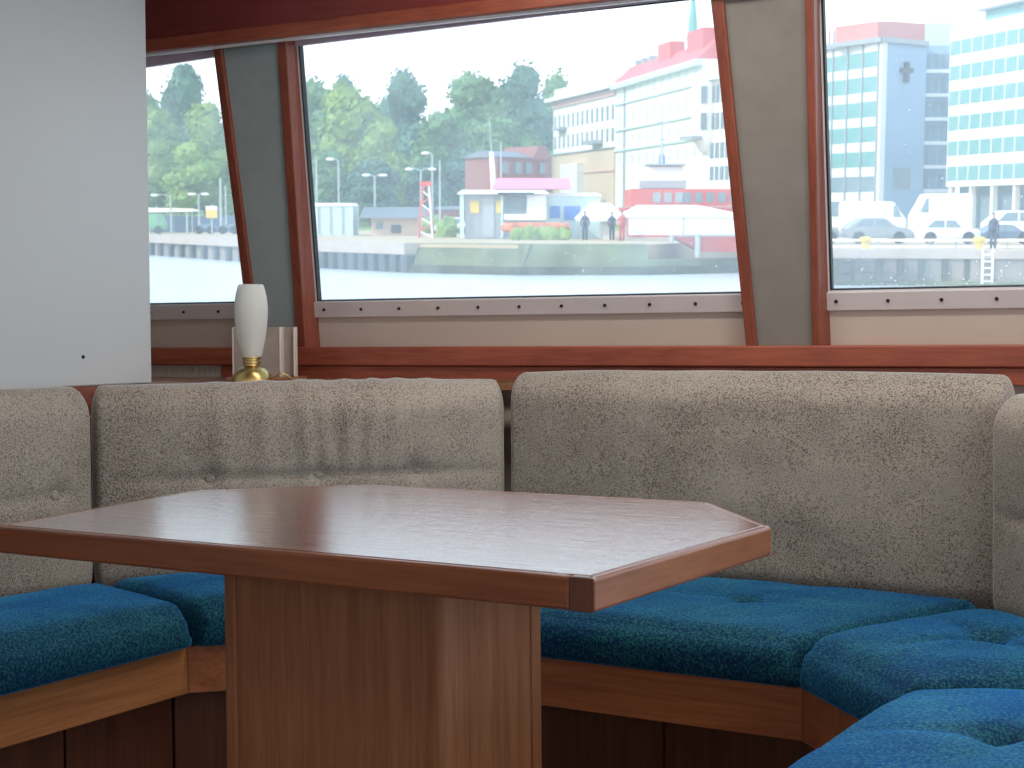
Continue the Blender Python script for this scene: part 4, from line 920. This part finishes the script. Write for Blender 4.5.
# lamp posts
def lampost(u, v, d, arms, label, r=.09):
    p = emp('lamp_post', (ex(u,d),d,QUAY), label, 'lamp post', 'grey lamp posts on the shore', ext=True); x = ex(u,d); zt = ez(v,d)
    bm = BM(); tube(bm, [(x,d,QUAY),(x,d,zt)], r, 8, r*.7); ob('pole', bm, M_LMP, p)
    for a in arms:
        bm = BM(); tube(bm, [(x,d,zt-.05),(x+a*.5,d,zt+.12),(x+a,d,zt+.1)], .045, 6); ob('arm', bm, M_LMP, p)
        bm = BM(); blob(bm, (x+a*1.1,d,zt+.06), (.34,.2,.12), 2, 0); ob('lantern', bm, M_CANV, p, True)
lampost(317,160,120,(),'plain pole nearest the left frame of the middle window'); lampost(339,160,124,(-.6,),'single arm lamp post in front of the large pale tree')
lampost(375,176,119,(-.6,.6),'double arm lamp post above the tan hut'); lampost(421,170,118,(-.8,.8),'double arm lamp post just left of the lattice tower top')
lampost(432.5,154,122,(-.5,),'taller lamp post right of the lattice tower'); lampost(440,160,126,(),'thin plain pole beside the taller lamp post'); lampost(501,142,132,(),'thin plain pole right of the white flagpole')
lampost(171,196,128,(-1.2,),'short lamp post in the left window by the partition'); lampost(199,195,124,(-.5,.5),'double arm lamp post left of the yellow sign')
lampost(221,178,127,(),'thicker plain pole right of the yellow sign',.13); lampost(226,186,128,(),'thin plain pole nearest the left window frame'); lampost(187,212,121,(),'short pale pole under the yellow awning')
# left window things
h = emp('awning', (ex(170,130),130,QUAY), 'long pale yellow awning over dark stalls in the left window', 'awning', ext=True)
bm = BM(); addpoly(bm, [(ex(120,130),129,ez(213,130)),(ex(197,130),129,ez(211.5,130)),(ex(197,130),133,ez(211.5,130)),(ex(120,130),133,ez(213,130))], [(ex(120,130),130.5,ez(207,130)),(ex(190,130),130.5,ez(208.5,130)),(ex(190,130),131.5,ez(208.5,130)),(ex(120,130),131.5,ez(207,130))]); ob('canopy', bm, M_YEL, h)
M_YELP = plain('pale yellow canvas', (.72,.66,.45), .8, 0, .04, 1); bpy.data.objects[h.name]; [c for c in h.children][0].data.materials[0] = M_YELP
for u in (135,160,192):
    bm = BM(); tube(bm, [(ex(u,130),130,QUAY),(ex(u,130),130,ez(211,130))], .07, 6); ob('post', bm, M_LMP, h)
fe = emp('fence', (ex(205,134),134,QUAY), 'dark blue fence panels under the trees in the left window', 'fence', ext=True)
for k in range(8):
    bm = BM(); u0 = 150+k*12; box(bm, (ex(u0,134),134,QUAY), (ex(u0+11.3,134),134.15,ez(216,134))); ob('panel', bm, M_CARB, fe)
van(140, 121, 1.75, 1.6, 1.8, M_GREEN, 'van', 'white and green van cut by the partition edge in the left window', 'van')
vv_ = COL.objects['van.002'] if 'van.002' in COL.objects else None
sg = emp('sign', (ex(211,119),119,QUAY), 'yellow square sign on a post in the left window', 'sign', ext=True)
bm = BM(); box(bm, (ex(206,119),118.9,ez(218,119)), (ex(217.5,119),119,ez(210,119))); ob('yellow_board', bm, M_YEL, sg)
bm = BM(); box(bm, (ex(206,119),118.9,ez(209.8,119)), (ex(217.5,119),119,ez(206,119))); ob('white_board', bm, M_CANV, sg)
bm = BM(); tube(bm, [(ex(211.5,119),119.1,QUAY),(ex(211.5,119),119.1,ez(205,119))], .07, 6); ob('post', bm, M_LMP, sg)
for k, u in enumerate((198,222)):
    van(u-3, 121+k, 1.5, .75, 1.2, M_CARB, 'car', ('dark blue car below the yellow sign','dark blue car by the right frame of the left window')[k], 'car', 'car')
# ------------------------------------------------------------------ light
w = bpy.data.worlds.new('sky'); sc.world = w; w.use_nodes = True; nt = w.node_tree; bg = nt.nodes['Background']
tc = nt.nodes.new('ShaderNodeTexCoord'); sx = nt.nodes.new('ShaderNodeSeparateXYZ'); nt.links.new(tc.outputs['Generated'], sx.inputs[0])
rp = nt.nodes.new('ShaderNodeValToRGB'); e = rp.color_ramp.elements
e[0].position = .0; e[0].color = (.93,.97,1,1); e[1].position = .75; e[1].color = (.55,.75,1,1)
nt.links.new(sx.outputs['Z'], rp.inputs['Fac']); nt.links.new(rp.outputs['Color'], bg.inputs['Color'])
bg.inputs['Strength'].default_value = 1.7
sun = bpy.data.lights.new('sun', 'SUN'); sun.energy = 2.6; sun.angle = .03; sun.color = (1,.95,.86)
so = bpy.data.objects.new('sun', sun); COL.objects.link(so)
sd = MEXT.to_3x3() @ Vector((-.72, -.35, .62)).normalized()     # towards the sun: from the left, a little behind
so.rotation_euler = sd.to_track_quat('Z', 'Y').to_euler()
for x, y, sx_, sy_, e_ in ((-1.15,2.80,1.9,.14,13), (.9,1.9,.5,.5,11), (-.7,.5,.5,.5,5)):  # fill lights added under the ceiling to brighten cushions and cabin
    al = bpy.data.lights.new('cabin_fill', 'AREA'); al.shape = 'RECTANGLE'; al.size = sx_; al.size_y = sy_; al.energy = e_; al.color = (1,.93,.84)
    ao = bpy.data.objects.new('cabin_fill', al); COL.objects.link(ao); ao.location = (x,y,2.06)
vs = sc.view_settings; vs.view_transform = 'Standard'; vs.look = 'None'; vs.gamma = 1; vs.use_curve_mapping = False; vs.exposure = 0.4
